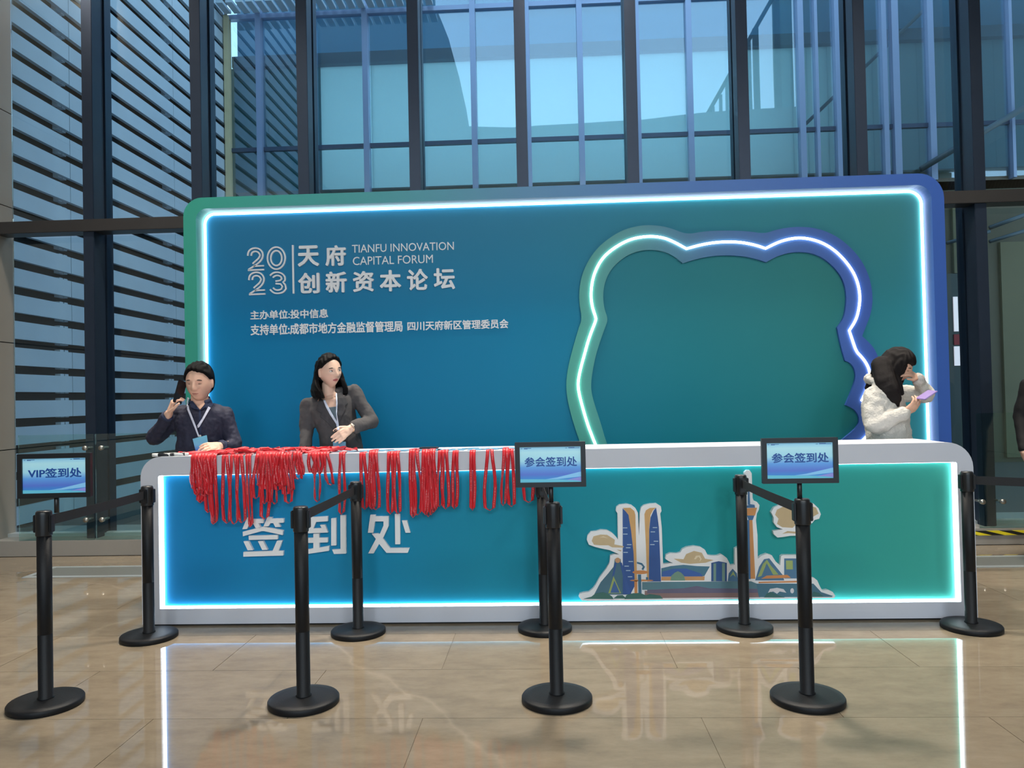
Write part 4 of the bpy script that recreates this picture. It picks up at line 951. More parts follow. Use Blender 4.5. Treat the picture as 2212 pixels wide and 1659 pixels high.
def add_head(g, M, fem):
    g.add([M @ headpt(d, fem) for r in DIRS for d in r], GF, True)
    R = M.to_3x3()
    for sg in (-1, 1):
        g.ell(M @ Vector((sg*0.077, 0.012, -0.004)), (0.007, 0.017, 0.031), 14, 10, R @ Matrix.Rotation(sg*0.35, 3, 'Z'))
        g.ell(M @ Vector((sg*0.074, 0.006, -0.026)), (0.006, 0.009, 0.012), 10, 8, R)
def hair_cap(g, M, fem, thick, hl, side, seed=0):
    """skull cap of hair: hl = hairline height at the forehead, side = how low it runs at the temples"""
    vs = []
    for r in DIRS:
        for d in r:
            p = headpt(d, fem); fr = sst(-0.2, -0.75, d.y)
            line = hl*fr+side*(1-fr) if d.y < 0 else side+(-0.075-side)*sst(0, 0.5, d.y)
            line += 0.006*math.sin(d.x*5+seed)+0.0015*math.sin(d.x*23+seed*2)
            m_ = sst(line-0.006, line+0.012, p.z)
            nn = Vector((d.x, d.y, d.z*0.9)).normalized()
            th = thick*(0.75+0.5*sst(0.0, 0.1, p.z))*(1+0.16*math.sin(d.x*22+2*math.sin(d.y*9)+seed))
            vs.append(M @ (p+nn*(th*m_-0.008*(1-m_))))
    g.add(vs, GF, True)
def face_bits(M, person, look=0.0, closed=0.0, fem=0.0, browc=(40, 32, 30), fallback=None):
    """eyes, lashes and brows; eyes are parts of the person"""
    R = M.to_3x3(); s = R.col[0].length
    Mw = mat('eye_white', (226, 220, 216), 0.25); Mi = mat('iris', (34, 22, 18), 0.15); Ml = mat('lash', (28, 22, 22), 0.6); Mb = mat('brow', browc, 0.7)
    if closed > 0.5: Mw = mat('eyelid_skin', (190, 146, 124), 0.5)
    for sg in (-1, 1):
        c = Vector((sg*0.031, -0.0800, 0.006))
        g = MB(); op = 0.0058*(1-closed)+0.0012
        g.ell(M @ c, (0.0135*s, 0.0065*s, op*s), 16, 10, R.normalized())
        e = g.build('eye', Mw, person)
        if closed < 0.5:
          g = MB(); g.ell(M @ (c+Vector((0.004*look, -0.0040, -0.001*closed))), (0.0052*s, 0.0035*s, min(0.0052, op*0.98)*s), 14, 8, R.normalized()); g.build('iris', Mi, e)
        up = [M @ Vector((sg*(0.0175+0.027*t), -0.0862+0.0045*abs(t-0.4)*2+0.004*t, 0.006+op*1.05*math.sin(PI*min(1, t*0.92+0.04))*(1 if closed < .5 else -0.6)-0.0008)) for t in [i/8 for i in range(9)]]
        g = MB().tube(up, [0.0007*s+0.0015*s*math.sin(PI*(0.15+0.8*i/8)) for i in range(9)], 6); g.build('eyelid', Ml, e)
        br = [M @ Vector((sg*(0.014+0.033*t), -0.0915+0.011*t*t+0.001, 0.0225+0.0055*math.sin(PI*(0.25+0.6*t)))) for t in [i/8 for i in range(9)]]
        MB().tube(br, [0.0012*s+0.0022*s*math.sin(PI*(0.12+0.78*i/8)) for i in range(9)], 6).build('eyebrow', Mb, person)
def hand(g, wrist, d, n, curl, side, s=1.0, spread=0.0, thumb=0.6, taper=1.0):
    """d = direction of the fingers, n = direction the palm faces, side=+1 puts the thumb on +(d x n)"""
    wrist = Vector(wrist); d = Vector(d).normalized(); n = Vector(n); n = (n-d*n.dot(d)).normalized(); u = d.cross(n)*side
    g.cone(wrist-d*0.02, 0.026*s, wrist+d*0.03*s, 0.030*s, 18, 0.62, u)
    for o in (-0.024, -0.008, 0.008, 0.024):
        g.cone(wrist+d*0.012*s+u*o*0.7*s, 0.015*s, wrist+d*0.078*s+u*o*1.05*s, 0.0125*s, 12)
    for i, (o, L, c0) in enumerate(((0.030, 0.068, 0.9), (0.010, 0.076, 1.0), (-0.011, 0.070, 1.05), (-0.031, 0.055, 1.15))):
        p = wrist+d*(0.080-0.004*abs(i-1))*s+u*o*s; dd = (d+u*spread*(1.5-i)*0.15).normalized(); a = curl*c0
        for k, (fr, r0, r1) in enumerate(((0.45, 0.0098, 0.0088), (0.31, 0.0088, 0.0080), (0.24, 0.0080, 0.0068))):
            ca = a*(0.8 if k == 0 else 1.0); dd = (Matrix.Rotation(-ca, 3, u*1.0*1) @ dd) if (Matrix.Rotation(-ca, 3, u) @ dd).dot(n) > (Matrix.Rotation(ca, 3, u) @ dd).dot(n) else (Matrix.Rotation(ca, 3, u) @ dd)
            q = p+dd*L*fr*s; g.cone(p, r0*s, q, r1*s, 10); p = q
    p = wrist+d*0.022*s+u*0.026*s; dd = (d*0.75+u*0.65+n*0.25*thumb).normalized()
    q = p+dd*0.038*s; g.cone(p, 0.0135*s, q, 0.0108*s, 12); dd = (d*0.95+u*0.15+n*0.35*thumb).normalized(); r = q+dd*0.030*s; g.cone(q, 0.0105*s, r, 0.0090*s, 12)
    g.cone(r, 0.0090*s, r+(dd+n*0.2).normalized()*0.018*s, 0.0075*s, 10)
def folds(me, amp, sc_, seed):
    vv = me.vertices; me.update()
    nr = [v.normal.copy() for v in vv]
    for i, v in enumerate(vv):
        p = v.co*sc_+Vector((seed, seed*2, 0)); k = noise.noise(Vector((p.x, p.y, p.z*0.6)))+0.5*noise.noise(p*2.3)
        v.co += nr[i]*amp*k
def skinmesh(g, person, M, fem, voxel=0.0038, lips=True, name='body', m=None):
    me = remesh(g, voxel, 2, 0.5); Mi = M.inverted()
    o = finish(me, name, [m or M_skin, M_lips if fem else M_lips2], person); off = wloc(person)
    if lips:
        for p in me.polygons:
            c = Mi @ (p.center+off)
            if -0.0685 < c.z < -0.0505 and c.y < -0.055:
                w_ = (0.0205 if fem else 0.019)*math.sqrt(max(0, 1-((c.z+0.0592)/(0.0088 if fem else 0.0058))**2))
                if abs(c.x) < w_: p.material_index = 1
    return o
def drape(poly, tree, off, name, m, parent, step=3.0, th=0.003, default_y=None):
    """polygon drawn over the body, laid on its surface as a thin layer"""
    bm = bmesh.new(); vs = [bm.verts.new((a, b, 0)) for a, b in poly]; f = bm.faces.new(vs)
    bmesh.ops.triangulate(bm, faces=[f])
    for _ in range(5):
        es = [e for e in bm.edges if e.calc_length() > step]
        if not es: break
        bmesh.ops.subdivide_edges(bm, edges=es, cuts=1); bmesh.ops.triangulate(bm, faces=[f for f in bm.faces if len(f.verts) > 3])
    bm.verts.index_update(); bm.normal_update()
    P = []; ok = []
    o_ = Vector((0, 0, CAMH))
    for v in bm.verts:
        r = ray(v.co.x, v.co.y).normalized(); hit = tree.ray_cast(o_, r)
        if hit[0]: P.append(hit[0]-r*off); ok.append(True)
        else: P.append(None); ok.append(False)
    good = [p for p in P if p]
    if not good: bm.free(); return None
    for i, v in enumerate(bm.verts):
        if P[i] is None:
            # stay level with the nearest point that touches the body
            a = Vector((v.co.x, v.co.y)); j = min((k for k in range(len(P)) if ok[k]), key=lambda k: (Vector(bm.verts[k].co[:2])-a).length) if False else None
            best = None; bd_ = 1e9
            for w_ in bm.verts:
                if ok[w_.index]:
                    q = (w_.co-v.co).length
                    if q < bd_: bd_ = q; best = w_.index
            P[i] = W(v.co.x, v.co.y, P[best].y)
    n = len(P); vb = [p+ray(1106, 829)*0 + (p-o_).normalized()*th for p in P]
    fs = [[v.index for v in f.verts] for f in bm.faces]
    bound = [(e.verts[0].index, e.verts[1].index) for e in bm.edges if len(e.link_faces) == 1]
    g = MB(); g.add(P+vb, fs+[[i+n for i in f[::-1]] for f in fs]+[(a, b, b+n, a+n) for a, b in bound], True); bm.free()
    o = g.build(name, m, parent)
    b2 = bmesh.new(); b2.from_mesh(o.data); bmesh.ops.recalc_face_normals(b2, faces=b2.faces[:]); b2.to_mesh(o.data); b2.free()
    return o
X = Vector((1, 0, 0))
def legs(g, pc, hipw, s=1.0, r=1.0):
    for sg in (-1, 1):
        h = Vector((pc.x+sg*hipw, pc.y, pc.z)); k = Vector((pc.x+sg*hipw*1.1, pc.y-0.01, 0.48)); a = Vector((pc.x+sg*hipw*1.15, pc.y+0.03, 0.09))
        g.cone(h, 0.085*r, k, 0.058*r); g.cone(k, 0.058*r, a, 0.042*r)
def shoes(pc, hipw, person, m):
    for sg in (-1, 1):
        x = pc.x+sg*hipw*1.15; g = MB(); g.cone((x, pc.y+0.04, 0.045), 0.042, (x+sg*0.015, pc.y-0.13, 0.032), 0.032, 16, 0.95, (1, 0, 0)); g.box(x-0.035, x+0.035, pc.y-0.13, pc.y+0.07, 0.0, 0.012)
        g.build('shoe', m, person)

# ---- man on the phone
def man():
    Y = 5.36
    pc = W(430, 1000, Y); pc.z = 0.93
    t = empty('person', (pc.x, Y, 0), 'man in a dark navy shirt holding a phone to his ear behind the counter', 'person')
    hc = W(431, 826, Y-0.05); M = headM(hc, 1.12, math.radians(3), math.radians(10), math.radians(1))
    neck0 = W(432, 880, Y); neck1 = W(431, 848, Y-0.02)
    shR = W(396, 894, Y+0.01); shL = W(486, 896, Y+0.01)
    elR = W(334, 944, Y-0.04); wrR = W(365, 893, Y-0.15)
    elL = W(506, 962, Y-0.03); wrL = W(476, 963, Y-0.18)
    cx = W(434, 940, Y).x
    def torso(g, e):
        g.loft([((cx-0.005, Y, 0.84), 0.150+e, 0.105+e, X), ((cx-0.006, Y, 1.0), 0.155+e, 0.105+e, X), ((cx, Y, 1.15), 0.166+e, 0.112+e, X), ((cx+0.008, Y, 1.26), 0.176+e, 0.115+e, X),
                ((cx+0.012, Y, 1.33), 0.165+e, 0.095+e, X), ((cx+0.01, Y, 1.37), 0.11+e, 0.07+e, X), ((cx, Y, 1.395), 0.055+e, 0.05+e, X)])
    g = MB(); add_head(g, M, -1.3); g.cone(neck1, 0.058, neck0, 0.062); torso(g, -0.012)
    g.cone(shR, 0.05, elR, 0.038); g.cone(elR, 0.038, wrR, 0.027); g.cone(shL, 0.05, elL, 0.038); g.cone(elL, 0.038, wrL, 0.027)
    dR = (W(382, 846, Y-0.16)-wrR)
    hand(g, wrR, dR, (0.75, 0.45, 0.1), 0.62, -1, 1.05, 0.5, 0.9)
    hand(g, wrL, W(448, 966, Y-0.26)-wrL, (0.1, 0.7, -0.3), 0.35, 1, 1.05, 0.5, 0.5)
    legs(g, pc, 0.09)
    skinmesh(g, t, M, 0)
    face_bits(M, t, 0, 0.72)
    h = MB(); hair_cap(h, M, -1.3, 0.014, 0.079, 0.012, 3); finish(remesh(h, 0.004, 2), 'hair', mat('short_black_hair', (10, 10, 13), 0.6, 0, 0.2, 80, 0.5, spec=0.15), t)
    s = MB(); torso(s, 0.006)
    s.cone(shR, 0.068, elR, 0.056); s.cone(elR, 0.054, wrR+(elR-wrR)*0.16, 0.038); s.cone(shL, 0.066, elL, 0.054); s.cone(elL, 0.052, wrL+(elL-wrL)*0.14, 0.036)
    s.cone(W(412, 884, Y), 0.045, shR, 0.06); s.cone(W(452, 884, Y), 0.045, shL, 0.06)
    me = remesh(s, 0.006, 6, 0.6); folds(me, 0.012, 8, 3); folds(me, 0.006, 22, 5)
    tr = bvh2(me, remesh(g, 0.008, 1))
    shirtM = mat('navy_shirt', (36, 38, 60), 0.75, 0, 0.12, 20, 0.15)
    sh = finish(me, 'shirt', shirtM, t)
    colM = mat('navy_collar', (34, 46, 78), 0.7, 0, 0.1)
    # collar flaps with the open throat between them
    nb = W(432, 872, Y-0.005); collar_band((nb.x, nb.y, nb.z), (nb.x, nb.y-0.004, nb.z+0.036), 0.080, 0.070, 0.85, colM, t)
    drape([(409, 866), (416, 866), (432, 886), (420, 884), (412, 880)], tr, 0.012, 'collar_flap', colM, t, 3, 0.005)
    drape([(448, 864), (457, 864), (461, 874), (450, 886), (444, 880), (433, 887)], tr, 0.012, 'collar_flap', colM, t, 3, 0.005)
    drape([(418, 866), (447, 865), (440, 876), (432, 885), (425, 877)], tr, 0.007, 'throat', M_skin, t, 3, 0.004)
    lanM = mat('white_lanyard', (222, 226, 244), 0.5, 0, 0.12, 30)
    drape([(405, 858), (409, 860), (406, 868), (409, 884), (424, 922), (429, 938), (432, 943), (428, 944), (421, 926), (404, 884), (403, 868)], tr, 0.012, 'neck_lanyard', lanM, t, 3, 0.002)
    drape([(450, 878), (455, 881), (441, 905), (431, 922), (427, 925), (426, 919), (437, 903)], tr, 0.014, 'neck_lanyard', lanM, t, 3, 0.002)
    q = W(431, 944, Y-0.17); MB().bbox(q.x-0.006, q.x+0.006, Y-0.165, Y-0.155, q.z-0.012, q.z+0.014, 0.002).build('badge_clip', M_clip, t)
    bp = [(416, 948), (446, 940), (452, 974), (424, 981)]
    c = [W(a, b, Y-0.175) for a, b in bp]; vs = [tuple(v) for v in c]+[(v.x, v.y+0.004, v.z) for v in c]
    badge = MB().add(vs, [(3, 2, 1, 0), (4, 5, 6, 7), (0, 1, 5, 4), (1, 2, 6, 5), (2, 3, 7, 6), (3, 0, 4, 7)]).build('badge', gradmat('badge_blue', 'Z', [(c[2].z, (70, 96, 190)), (c[2].z+0.04, (120, 176, 216)), (c[1].z, (120, 200, 226))], 0.3), t)
    # buttons placket
    drape([(429, 886), (434, 886), (435, 940), (431, 940)], tr, 0.003, 'placket', colM, t, 4, 0.002)
    # wrist band and cuffs
    MB().tube([wrL+(elL-wrL)*0.06, wrL+(elL-wrL)*0.16], 0.040, 20).build('cuff', colM, t)
    MB().tube([wrR+(elR-wrR)*0.08, wrR+(elR-wrR)*0.18], 0.041, 20).build('cuff', colM, t)
    tr_ = MB(); legs(tr_, pc, 0.09, 1, 1.22); tr_.loft([((pc.x, Y, 0.80), 0.165, 0.115, X), ((pc.x, Y, 0.99), 0.16, 0.112, X)]); finish(remesh(tr_, 0.012, 3), 'trousers', M_shade, t)
    shoes(pc, 0.09, t, M_black)
    # phone
    a, b = W(395, 823, Y-0.13), W(383, 868, Y-0.17)
    d = (a-b).normalized(); n_ = Vector((0.88, -0.25, 0.3)); n_ = (n_-d*n_.dot(d)).normalized(); u = d.cross(n_)
    ph = bpy.data.objects.new('phone', None)
    g = MB().bbox(-0.0045, 0.0045, -0.037, 0.037, -(a-b).length/2-0.01, (a-b).length/2, 0.003)
    R = Matrix((n_, u, d)).transposed(); g.v = [tuple(R @ Vector(v)) for v in g.v]
    o = g.build('phone', mat('phone_dark', (20, 20, 26), 0.2)); o.location = (a+b)/2; tag(o, 'dark phone held to the ear of the man in the navy shirt', 'phone')
man()

def curtain(g, M, zs, th0, seed, inner=0.0, gap=0.022):
    """long hair as an open C around the head. zs: list of (z, rx, ry, cy, th0 half opening angle in degrees (l, r), shiftx)"""
    nt_ = 40; rows = []
    for (z, rx, ry, cy, tl, tr_, shx) in zs:
        o_ = []; i_ = []
        for k in range(nt_+1):
            a = math.radians(tl+(360-tr_-tl)*k/nt_)   # measured from the face direction (-y), turning through +x... the back ... -x
            rr_ = 1+0.03*math.sin(a*17+seed)+0.02*math.sin(a*31+z*20)
            o_.append(Vector((shx+rx*rr_*math.sin(a), cy-ry*rr_*math.cos(a), z))); f_ = 1-gap/max(rx, ry); i_.append(Vector((shx+rx*f_*math.sin(a), cy-ry*f_*math.cos(a), z)))
        rows.append(o_+i_[::-1])
    m = len(rows[0]); vs = [M @ p for r in rows for p in r]; fs = []
    for i in range(len(rows)-1):
        for k in range(m): fs.append((i*m+k, i*m+(k+1) % m, (i+1)*m+(k+1) % m, (i+1)*m+k))
    fs += [list(range(m))[::-1], [(len(rows)-1)*m+k for k in range(m)]]
    # split caps into quads so the C stays open
    fs = fs[:-2]; h = m//2
    for b0 in (0, (len(rows)-1)*m):
        for k in range(h-1): fs.append((b0+k, b0+k+1, b0+m-2-k, b0+m-1-k))
    g.add(vs, fs, True)

# ---- woman in the blazer
def woman():
    Y = 5.40
    pc = W(722, 1000, Y); pc.z = 0.93
    t = empty('person', (pc.x, Y, 0), 'woman with black bob in a charcoal blazer leaning on the counter and looking right', 'person')
    hc = W(712, 803, Y-0.06); M = headM(hc, 0.97, math.radians(45), math.radians(2), math.radians(-5))
    neck0 = W(711, 866, Y+0.0); neck1 = W(710, 830, Y-0.03)
    shR = W(667, 876, Y+0.0); shL = W(766, 846, Y+0.02)
    elR = W(662, 930, Y-0.03); wrR = W(658, 985, Y-0.14)
    elL = W(801, 910, Y-0.01); wrL = W(757, 926, Y-0.19)
    def torso(g, e):
        T = [(985, 738, 0.150, 0.105), (955, 735, 0.138, 0.100), (930, 730, 0.130, 0.098), (900, 722, 0.142, 0.108), (878, 718, 0.150, 0.100), (862, 716, 0.135, 0.085), (850, 714, 0.085, 0.065), (842, 712, 0.05, 0.05)]
        rg = []
        for (py, px, rx, ry) in T:
            c = W(px, py, Y); rg.append((c, rx+e, ry+e, (1, 0, 0.18)))
        rg = [((rg[0][0].x, Y, 0.80), 0.165+e, 0.11+e, X)]+rg
        g.loft(rg[:-2] if e > 0 else rg)
    g = MB(); add_head(g, M, 1); g.cone(neck1, 0.047, neck0, 0.050); torso(g, -0.014)
    g.cone(shR, 0.042, elR, 0.034); g.cone(elR, 0.034, wrR, 0.024); g.cone(shL, 0.042, elL, 0.034); g.cone(elL, 0.034, wrL, 0.023)
    hand(g, wrR, (0.05, -0.5, -0.35), (0, 0.4, -1), 0.3, 1, 0.9)
    hand(g, wrL, W(730, 945, Y-0.24)-wrL, (-0.30, 0.75, -0.25), 0.30, -1, 0.98, 0.05, 0.5)
    legs(g, pc, 0.085)
    skinmesh(g, t, M, 1, m=mat('fair_skin', (232, 194, 172), 0.45, 0, 0.04, 12))
    face_bits(M, t, 0.8, 0.0, 1)
    h = MB(); hair_cap(h, M, 1, 0.016, 0.084, 0.026, 1)
    curtain(h, M, [(0.085, 0.078, 0.094, 0.012, 66, 66, 0), (0.05, 0.091, 0.107, 0.014, 66, 74, 0), (0.0, 0.097, 0.114, 0.018, 72, 104, 0), (-0.05, 0.106, 0.124, 0.022, 62, 96, 0), (-0.09, 0.118, 0.138, 0.026, 50, 78, 0), (-0.13, 0.128, 0.150, 0.026, 44, 62, 0), (-0.165, 0.124, 0.146, 0.024, 44, 56, 0), (-0.185, 0.112, 0.130, 0.022, 50, 56, 0)], 60, 1, gap=0.040)
    finish(remesh(h, 0.0042, 3), 'hair', M_hairb, t)
    s = MB(); torso(s, 0.008)
    s.cone(shR, 0.058, elR, 0.052); s.cone(elR, 0.050, wrR+(elR-wrR)*0.08, 0.043); s.cone(shL, 0.056, elL, 0.052); s.cone(elL, 0.052, wrL+(elL-wrL)*0.22, 0.043)
    s.cone(W(700, 862, Y), 0.045, shR, 0.052); s.cone(W(730, 852, Y), 0.045, shL, 0.050)
    me = remesh(s, 0.006, 6, 0.6); folds(me, 0.010, 8, 9); folds(me, 0.004, 24, 2); tr = bvh2(me, remesh(g, 0.008, 1))
    blM = mat('charcoal_wool', (74, 72, 74), 0.85, 0, 0.10, 40, 0.2)
    finish(me, 'blazer', blM, t)
    topM = mat('grey_top', (96, 112, 122), 0.8, 0, 0.05)
    drape([(697, 858), (726, 850), (729, 880), (728, 912), (718, 902), (706, 882)], tr, 0.004, 'throat', mat('chest_skin', (222, 182, 160), 0.5), t, 3, 0.004)
    drape([(710, 880), (728, 878), (729, 918), (722, 906)], tr, 0.009, 'top', topM, t, 3, 0.004)
    lapM = mat('charcoal_lapel', (62, 62, 66), 0.8, 0, 0.1, 40, 0.2)
    drape([(690, 860), (697, 862), (704, 880), (716, 902), (727, 918), (724, 934), (708, 914), (692, 900), (694, 893), (682, 886)], tr, 0.010, 'lapel', lapM, t, 3, 0.006)
    drape([(727, 850), (738, 848), (748, 862), (752, 872), (745, 878), (747, 884), (736, 905), (729, 924), (728, 890)], tr, 0.010, 'lapel', lapM, t, 3, 0.006)
    lanM = mat('white_lanyard', (214, 224, 246), 0.5, 0, 0.14, 30)
    drape([(698, 864), (702, 863), (710, 880), (720, 898), (730, 914), (734, 928), (729, 930), (726, 916), (714, 898), (704, 880)], tr, 0.018, 'neck_lanyard', lanM, t, 3, 0.002)
    drape([(725, 850), (728, 849), (729, 870), (728, 895), (731, 912), (733, 927), (729, 918), (726, 895), (726, 870)], tr, 0.019, 'neck_lanyard', lanM, t, 3, 0.002)
    A, B = W(720, 990, Y-0.17), W(747, 954, Y-0.17); MB().bbox(A.x, B.x, Y-0.172, Y-0.168, A.z, B.z, 0.0015).build('badge', gradmat('badge_blue2', 'Z', [(A.z, (80, 120, 190)), (B.z, (120, 186, 216))], 0.3), t)
    # watch
    wc = wrL+(wrL-elL).normalized()*(-0.012); d = (wrL-elL).normalized()
    o = MB().tube([wc-d*0.006, wc+d*0.006], 0.030, 24).build('watch_strap', mat('rose_gold', (200, 160, 130), 0.25, 0.9), t)
    n_ = Vector((-0.1, -0.9, 0.35)).normalized(); n_ = (n_-d*n_.dot(d)).normalized()
    MB().tube([wc+n_*0.026, wc+n_*0.034], 0.014, 24).build('watch_face', mat('watch_dial', (226, 214, 196), 0.2), o)
    for k in (0, 1): q = elL.lerp(wrL, 0.55+0.1*k)+Vector((0, -0.042, -0.028)); MB().ell(q, (0.006, 0.004, 0.006), 12, 8).build('button', M_steel, t)
    tr_ = MB(); legs(tr_, pc, 0.085, 1, 1.2); tr_.loft([((pc.x, Y, 0.78), 0.165, 0.115, X), ((pc.x, Y, 0.94), 0.155, 0.108, X)]); finish(remesh(tr_, 0.012, 3), 'trousers', M_shade, t)
    shoes(pc, 0.085, t, M_black)
woman()

# ---- woman in the white fleece
def woman2():
    Y = 5.42
    pc = W(1922, 1000, Y); pc.z = 0.93
    t = empty('person', (pc.x, Y, 0), 'woman with long dark hair in a white fleece jacket looking down at her phone', 'person')
    hc = W(1937, 792, Y-0.03); M = headM(hc, 0.98, math.radians(58), math.radians(26), math.radians(-4))
    neck0 = W(1910, 846, Y+0.02); neck1 = W(1926, 812, Y)
    shR = W(1890, 852, Y-0.06); shL = W(1938, 850, Y+0.12)
    elR = W(1889, 918, Y-0.13); wrR = W(1955, 891, Y-0.17)
    elL = W(2002, 850, Y+0.02); wrL = W(1981, 816, Y-0.06)
    D = (0.75, 0.66, 0)
    def torso(g, e):
        rg = [((W(1924, 990, Y).x, Y, 0.80), 0.15+e, 0.12+e, D)]
        for (py, px, rx, ry) in [(985, 1924, 0.150, 0.130), (950, 1922, 0.145, 0.130), (920, 1918, 0.140, 0.125), (890, 1914, 0.145, 0.125), (868, 1910, 0.145, 0.11), (850, 1908, 0.115, 0.09), (838, 1908, 0.07, 0.06)]:
            rg.append((W(px, py, Y), rx+e, ry+e, D))
        g.loft(rg)
    g = MB(); add_head(g, M, 1); g.cone(neck1, 0.046, neck0, 0.05); torso(g, -0.02)
    g.cone(shR, 0.042, elR, 0.034); g.cone(elR, 0.034, wrR, 0.024); g.cone(shL, 0.042, elL, 0.034); g.cone(elL, 0.034, wrL, 0.024)
    hand(g, wrR, W(1985, 868, Y-0.2)-wrR, (0.2, 0.5, 0.8), 0.5, -1, 0.98, 0.4, 0.8)
    hand(g, wrL, W(1956, 800, Y-0.10)-wrL, (-0.3, 0.6, -0.6), 0.45, 1, 1.0, 0.3, 0.6)
    legs(g, pc, 0.085)
    skinmesh(g, t, M, 1, m=mat('warm_skin', (214, 170, 146), 0.5, 0, 0.05, 12))
    face_bits(M, t, 0, 0.6, 1)
    h = MB(); hair_cap(h, M, 1, 0.019, 0.048, -0.02, 5)
    curtain(h, M, [(0.085, 0.074, 0.092, 0.012, 60, 60, 0), (0.04, 0.092, 0.106, 0.014, 36, 36, 0), (0.0, 0.100, 0.112, 0.016, 36, 36, 0), (-0.05, 0.104, 0.112, 0.014, 36, 36, 0), (-0.12, 0.104, 0.106, 0.006, 34, 38, 0)], 60, 5, gap=0.03)
    # long lock falling forward over the chest, and the rest down the back
    P = [W(1905, 790, Y-0.06), W(1912, 820, Y-0.10), W(1922, 840, Y-0.125), (W(1933, 860, Y-0.135)), W(1940, 876, Y-0.14)]
    for a, b, r0, r1 in zip(P[:-1], P[1:], (0.070, 0.068, 0.064, 0.045), (0.068, 0.064, 0.045, 0.012)): h.cone(a, r0, b, r1, 16, 0.65)
    P = [W(1925, 800, Y-0.08), W(1938, 830, Y-0.11), W(1948, 850, Y-0.12)]
    for a, b, r0, r1 in zip(P[:-1], P[1:], (0.035, 0.034), (0.034, 0.016)): h.cone(a, r0, b, r1, 16, 0.6)
    P = [W(1895, 800, Y+0.0), W(1885, 820, Y+0.05), W(1872, 838, Y+0.06)]
    for a, b, r0, r1 in zip(P[:-1], P[1:], (0.04, 0.03), (0.03, 0.015)): h.cone(a, r0, b, r1, 16, 0.6)
    hm = remesh(h, 0.0045, 4); folds(hm, 0.004, 14, 4); finish(hm, 'hair', mat('dark_brown_hair', (22, 17, 18), 0.55, 0, 0.25, 60, 0.5, spec=0.2), t)
    s = MB(); torso(s, 0.012)
    s.cone(shR, 0.070, elR, 0.064); s.cone(elR, 0.062, wrR+(elR-wrR)*0.06, 0.046); s.cone(shL, 0.062, elL, 0.058); s.cone(elL, 0.054, wrL+(elL-wrL)*0.10, 0.042)
    s.cone(W(1898, 838, Y-0.02), 0.05, shR, 0.064); s.cone(W(1912, 834, Y+0.03), 0.05, shL, 0.055)
    # hood bunched at the neck
    for a, b, r in ((W(1878, 818, Y-0.02), W(1898, 830, Y-0.08), 0.028), (W(1898, 832, Y-0.08), W(1912, 850, Y-0.12), 0.026), (W(1876, 816, Y+0.02), W(1882, 826, Y+0.08), 0.030), (W(1882, 824, Y+0.08), W(1905, 832, Y+0.1), 0.03)): s.cone(a, r, b, r)
    me = remesh(s, 0.006, 5, 0.6); folds(me, 0.014, 9, 13); folds(me, 0.005, 30, 1)
    finish(me, 'fleece_jacket', mat('white_fleece', (204, 200, 193), 0.95, 0, 0.04, 60, 0.7, bscale=90), t)
    tr_ = MB(); legs(tr_, pc, 0.085, 1, 1.2); tr_.loft([((pc.x, Y, 0.78), 0.165, 0.115, X), ((pc.x, Y, 0.94), 0.155, 0.108, X)]); finish(remesh(tr_, 0.012, 3), 'trousers', M_shade, t)
    shoes(pc, 0.085, t, M_black)
    a, b = W(2017, 843, Y-0.17), W(1988, 862, Y-0.22); c = (a+b)/2; d = (a-b).normalized(); n_ = Vector((-0.4, -0.3, 0.85)); n_ = (n_-d*n_.dot(d)).normalized(); u = d.cross(n_)
    g = MB().bbox(-0.004, 0.004, -0.037, 0.037, -0.07, 0.06, 0.003); R = Matrix((n_, u, d)).transposed(); g.v = [tuple(R @ Vector(v)) for v in g.v]
    o = g.build('phone', mat('lilac_phone', (150, 130, 186), 0.25)); o.location = c; tag(o, 'lilac phone in the hand of the woman in the white fleece', 'phone')
woman2()

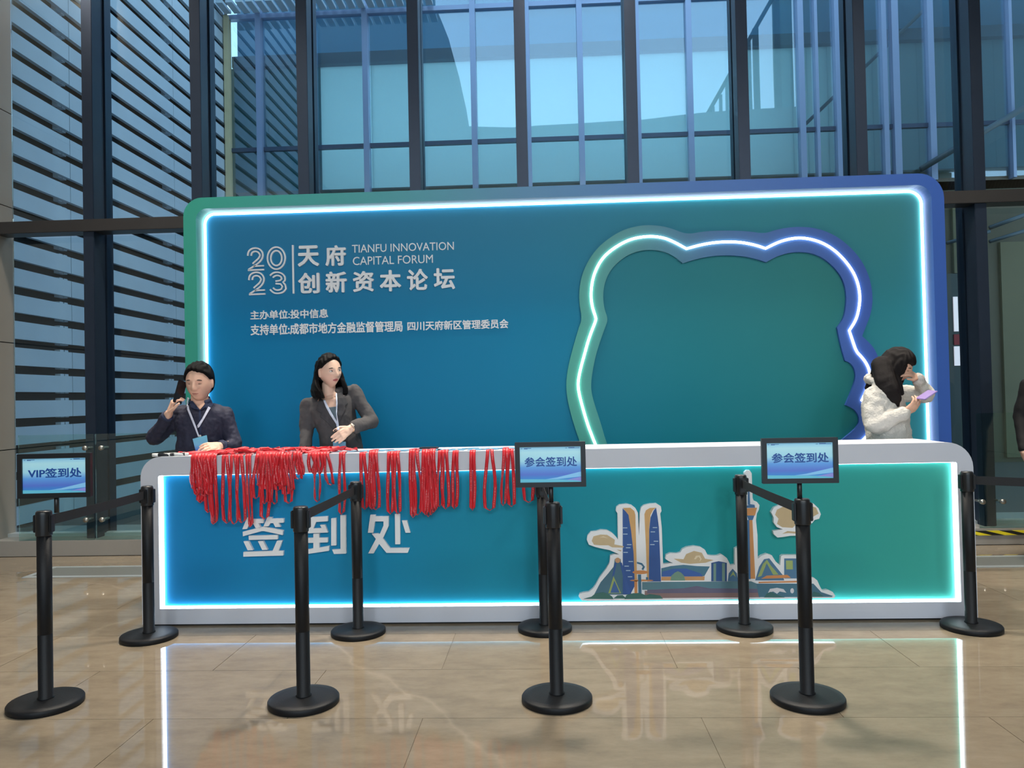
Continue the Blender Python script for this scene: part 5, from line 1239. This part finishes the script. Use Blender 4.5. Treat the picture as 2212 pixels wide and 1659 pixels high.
# ---- passer-by cut by the right edge
def passer():
    Y = 6.35
    el = W(2207, 955, Y); pc = Vector((el.x+0.24, Y, 0.95))
    t = empty('person', (pc.x, Y, 0), 'person in black clothing cut off by the right edge of the frame', 'person')
    hc = Vector((pc.x, Y-0.02, 1.60)); M = headM(hc, 1.0, 0.3, 0.1, 0)
    sh = [Vector((pc.x-0.17, Y, 1.40)), Vector((pc.x+0.17, Y, 1.40))]; e = [Vector((pc.x-0.235, Y+0.02, 1.14)), Vector((pc.x+0.22, Y, 1.14))]; w = [W(2212, 978, Y-0.12), Vector((pc.x+0.2, Y-0.1, 0.93))]
    g = MB(); add_head(g, M, 0); g.cone(hc-Vector((0, 0, 0.06)), 0.055, (pc.x, Y, 1.44), 0.058)
    def torso(g, q): g.loft([((pc.x, Y, 0.85), 0.15+q, 0.11+q, X), ((pc.x, Y, 1.1), 0.15+q, 0.105+q, X), ((pc.x, Y, 1.3), 0.17+q, 0.11+q, X), ((pc.x, Y, 1.42), 0.15+q, 0.09+q, X), ((pc.x, Y, 1.47), 0.06+q, 0.05+q, X)])
    torso(g, -0.01)
    for i in (0, 1): g.cone(sh[i], 0.045, e[i], 0.036); g.cone(e[i], 0.036, w[i], 0.026)
    hand(g, w[0], (0.25, -0.2, -0.6), (0.7, 0.5, 0), 0.4, 1); hand(g, w[1], (-0.1, -0.2, -0.8), (-1, 0, 0), 0.4, 1)
    legs(g, pc, 0.09); skinmesh(g, t, M, 0, 0.006); face_bits(M, t)
    h = MB(); hair_cap(h, M, 0, 0.014, 0.05, -0.01, 2); finish(remesh(h, 0.006, 2), 'hair', M_hairb, t)
    s = MB(); torso(s, 0.01)
    for i in (0, 1): s.cone(sh[i], 0.062, e[i], 0.052); s.cone(e[i], 0.05, w[i]+(e[i]-w[i])*0.12, 0.04)
    me = remesh(s, 0.009, 4, 0.6); folds(me, 0.008, 9, 3); finish(me, 'jacket', mat('black_coat', (14, 14, 17), 0.8), t)
    tr_ = MB(); legs(tr_, pc, 0.09, 1, 1.22); tr_.loft([((pc.x, Y, 0.80), 0.165, 0.115, X), ((pc.x, Y, 0.98), 0.16, 0.112, X)]); finish(remesh(tr_, 0.014, 3), 'trousers', M_shade, t); shoes(pc, 0.09, t, M_black)
passer()
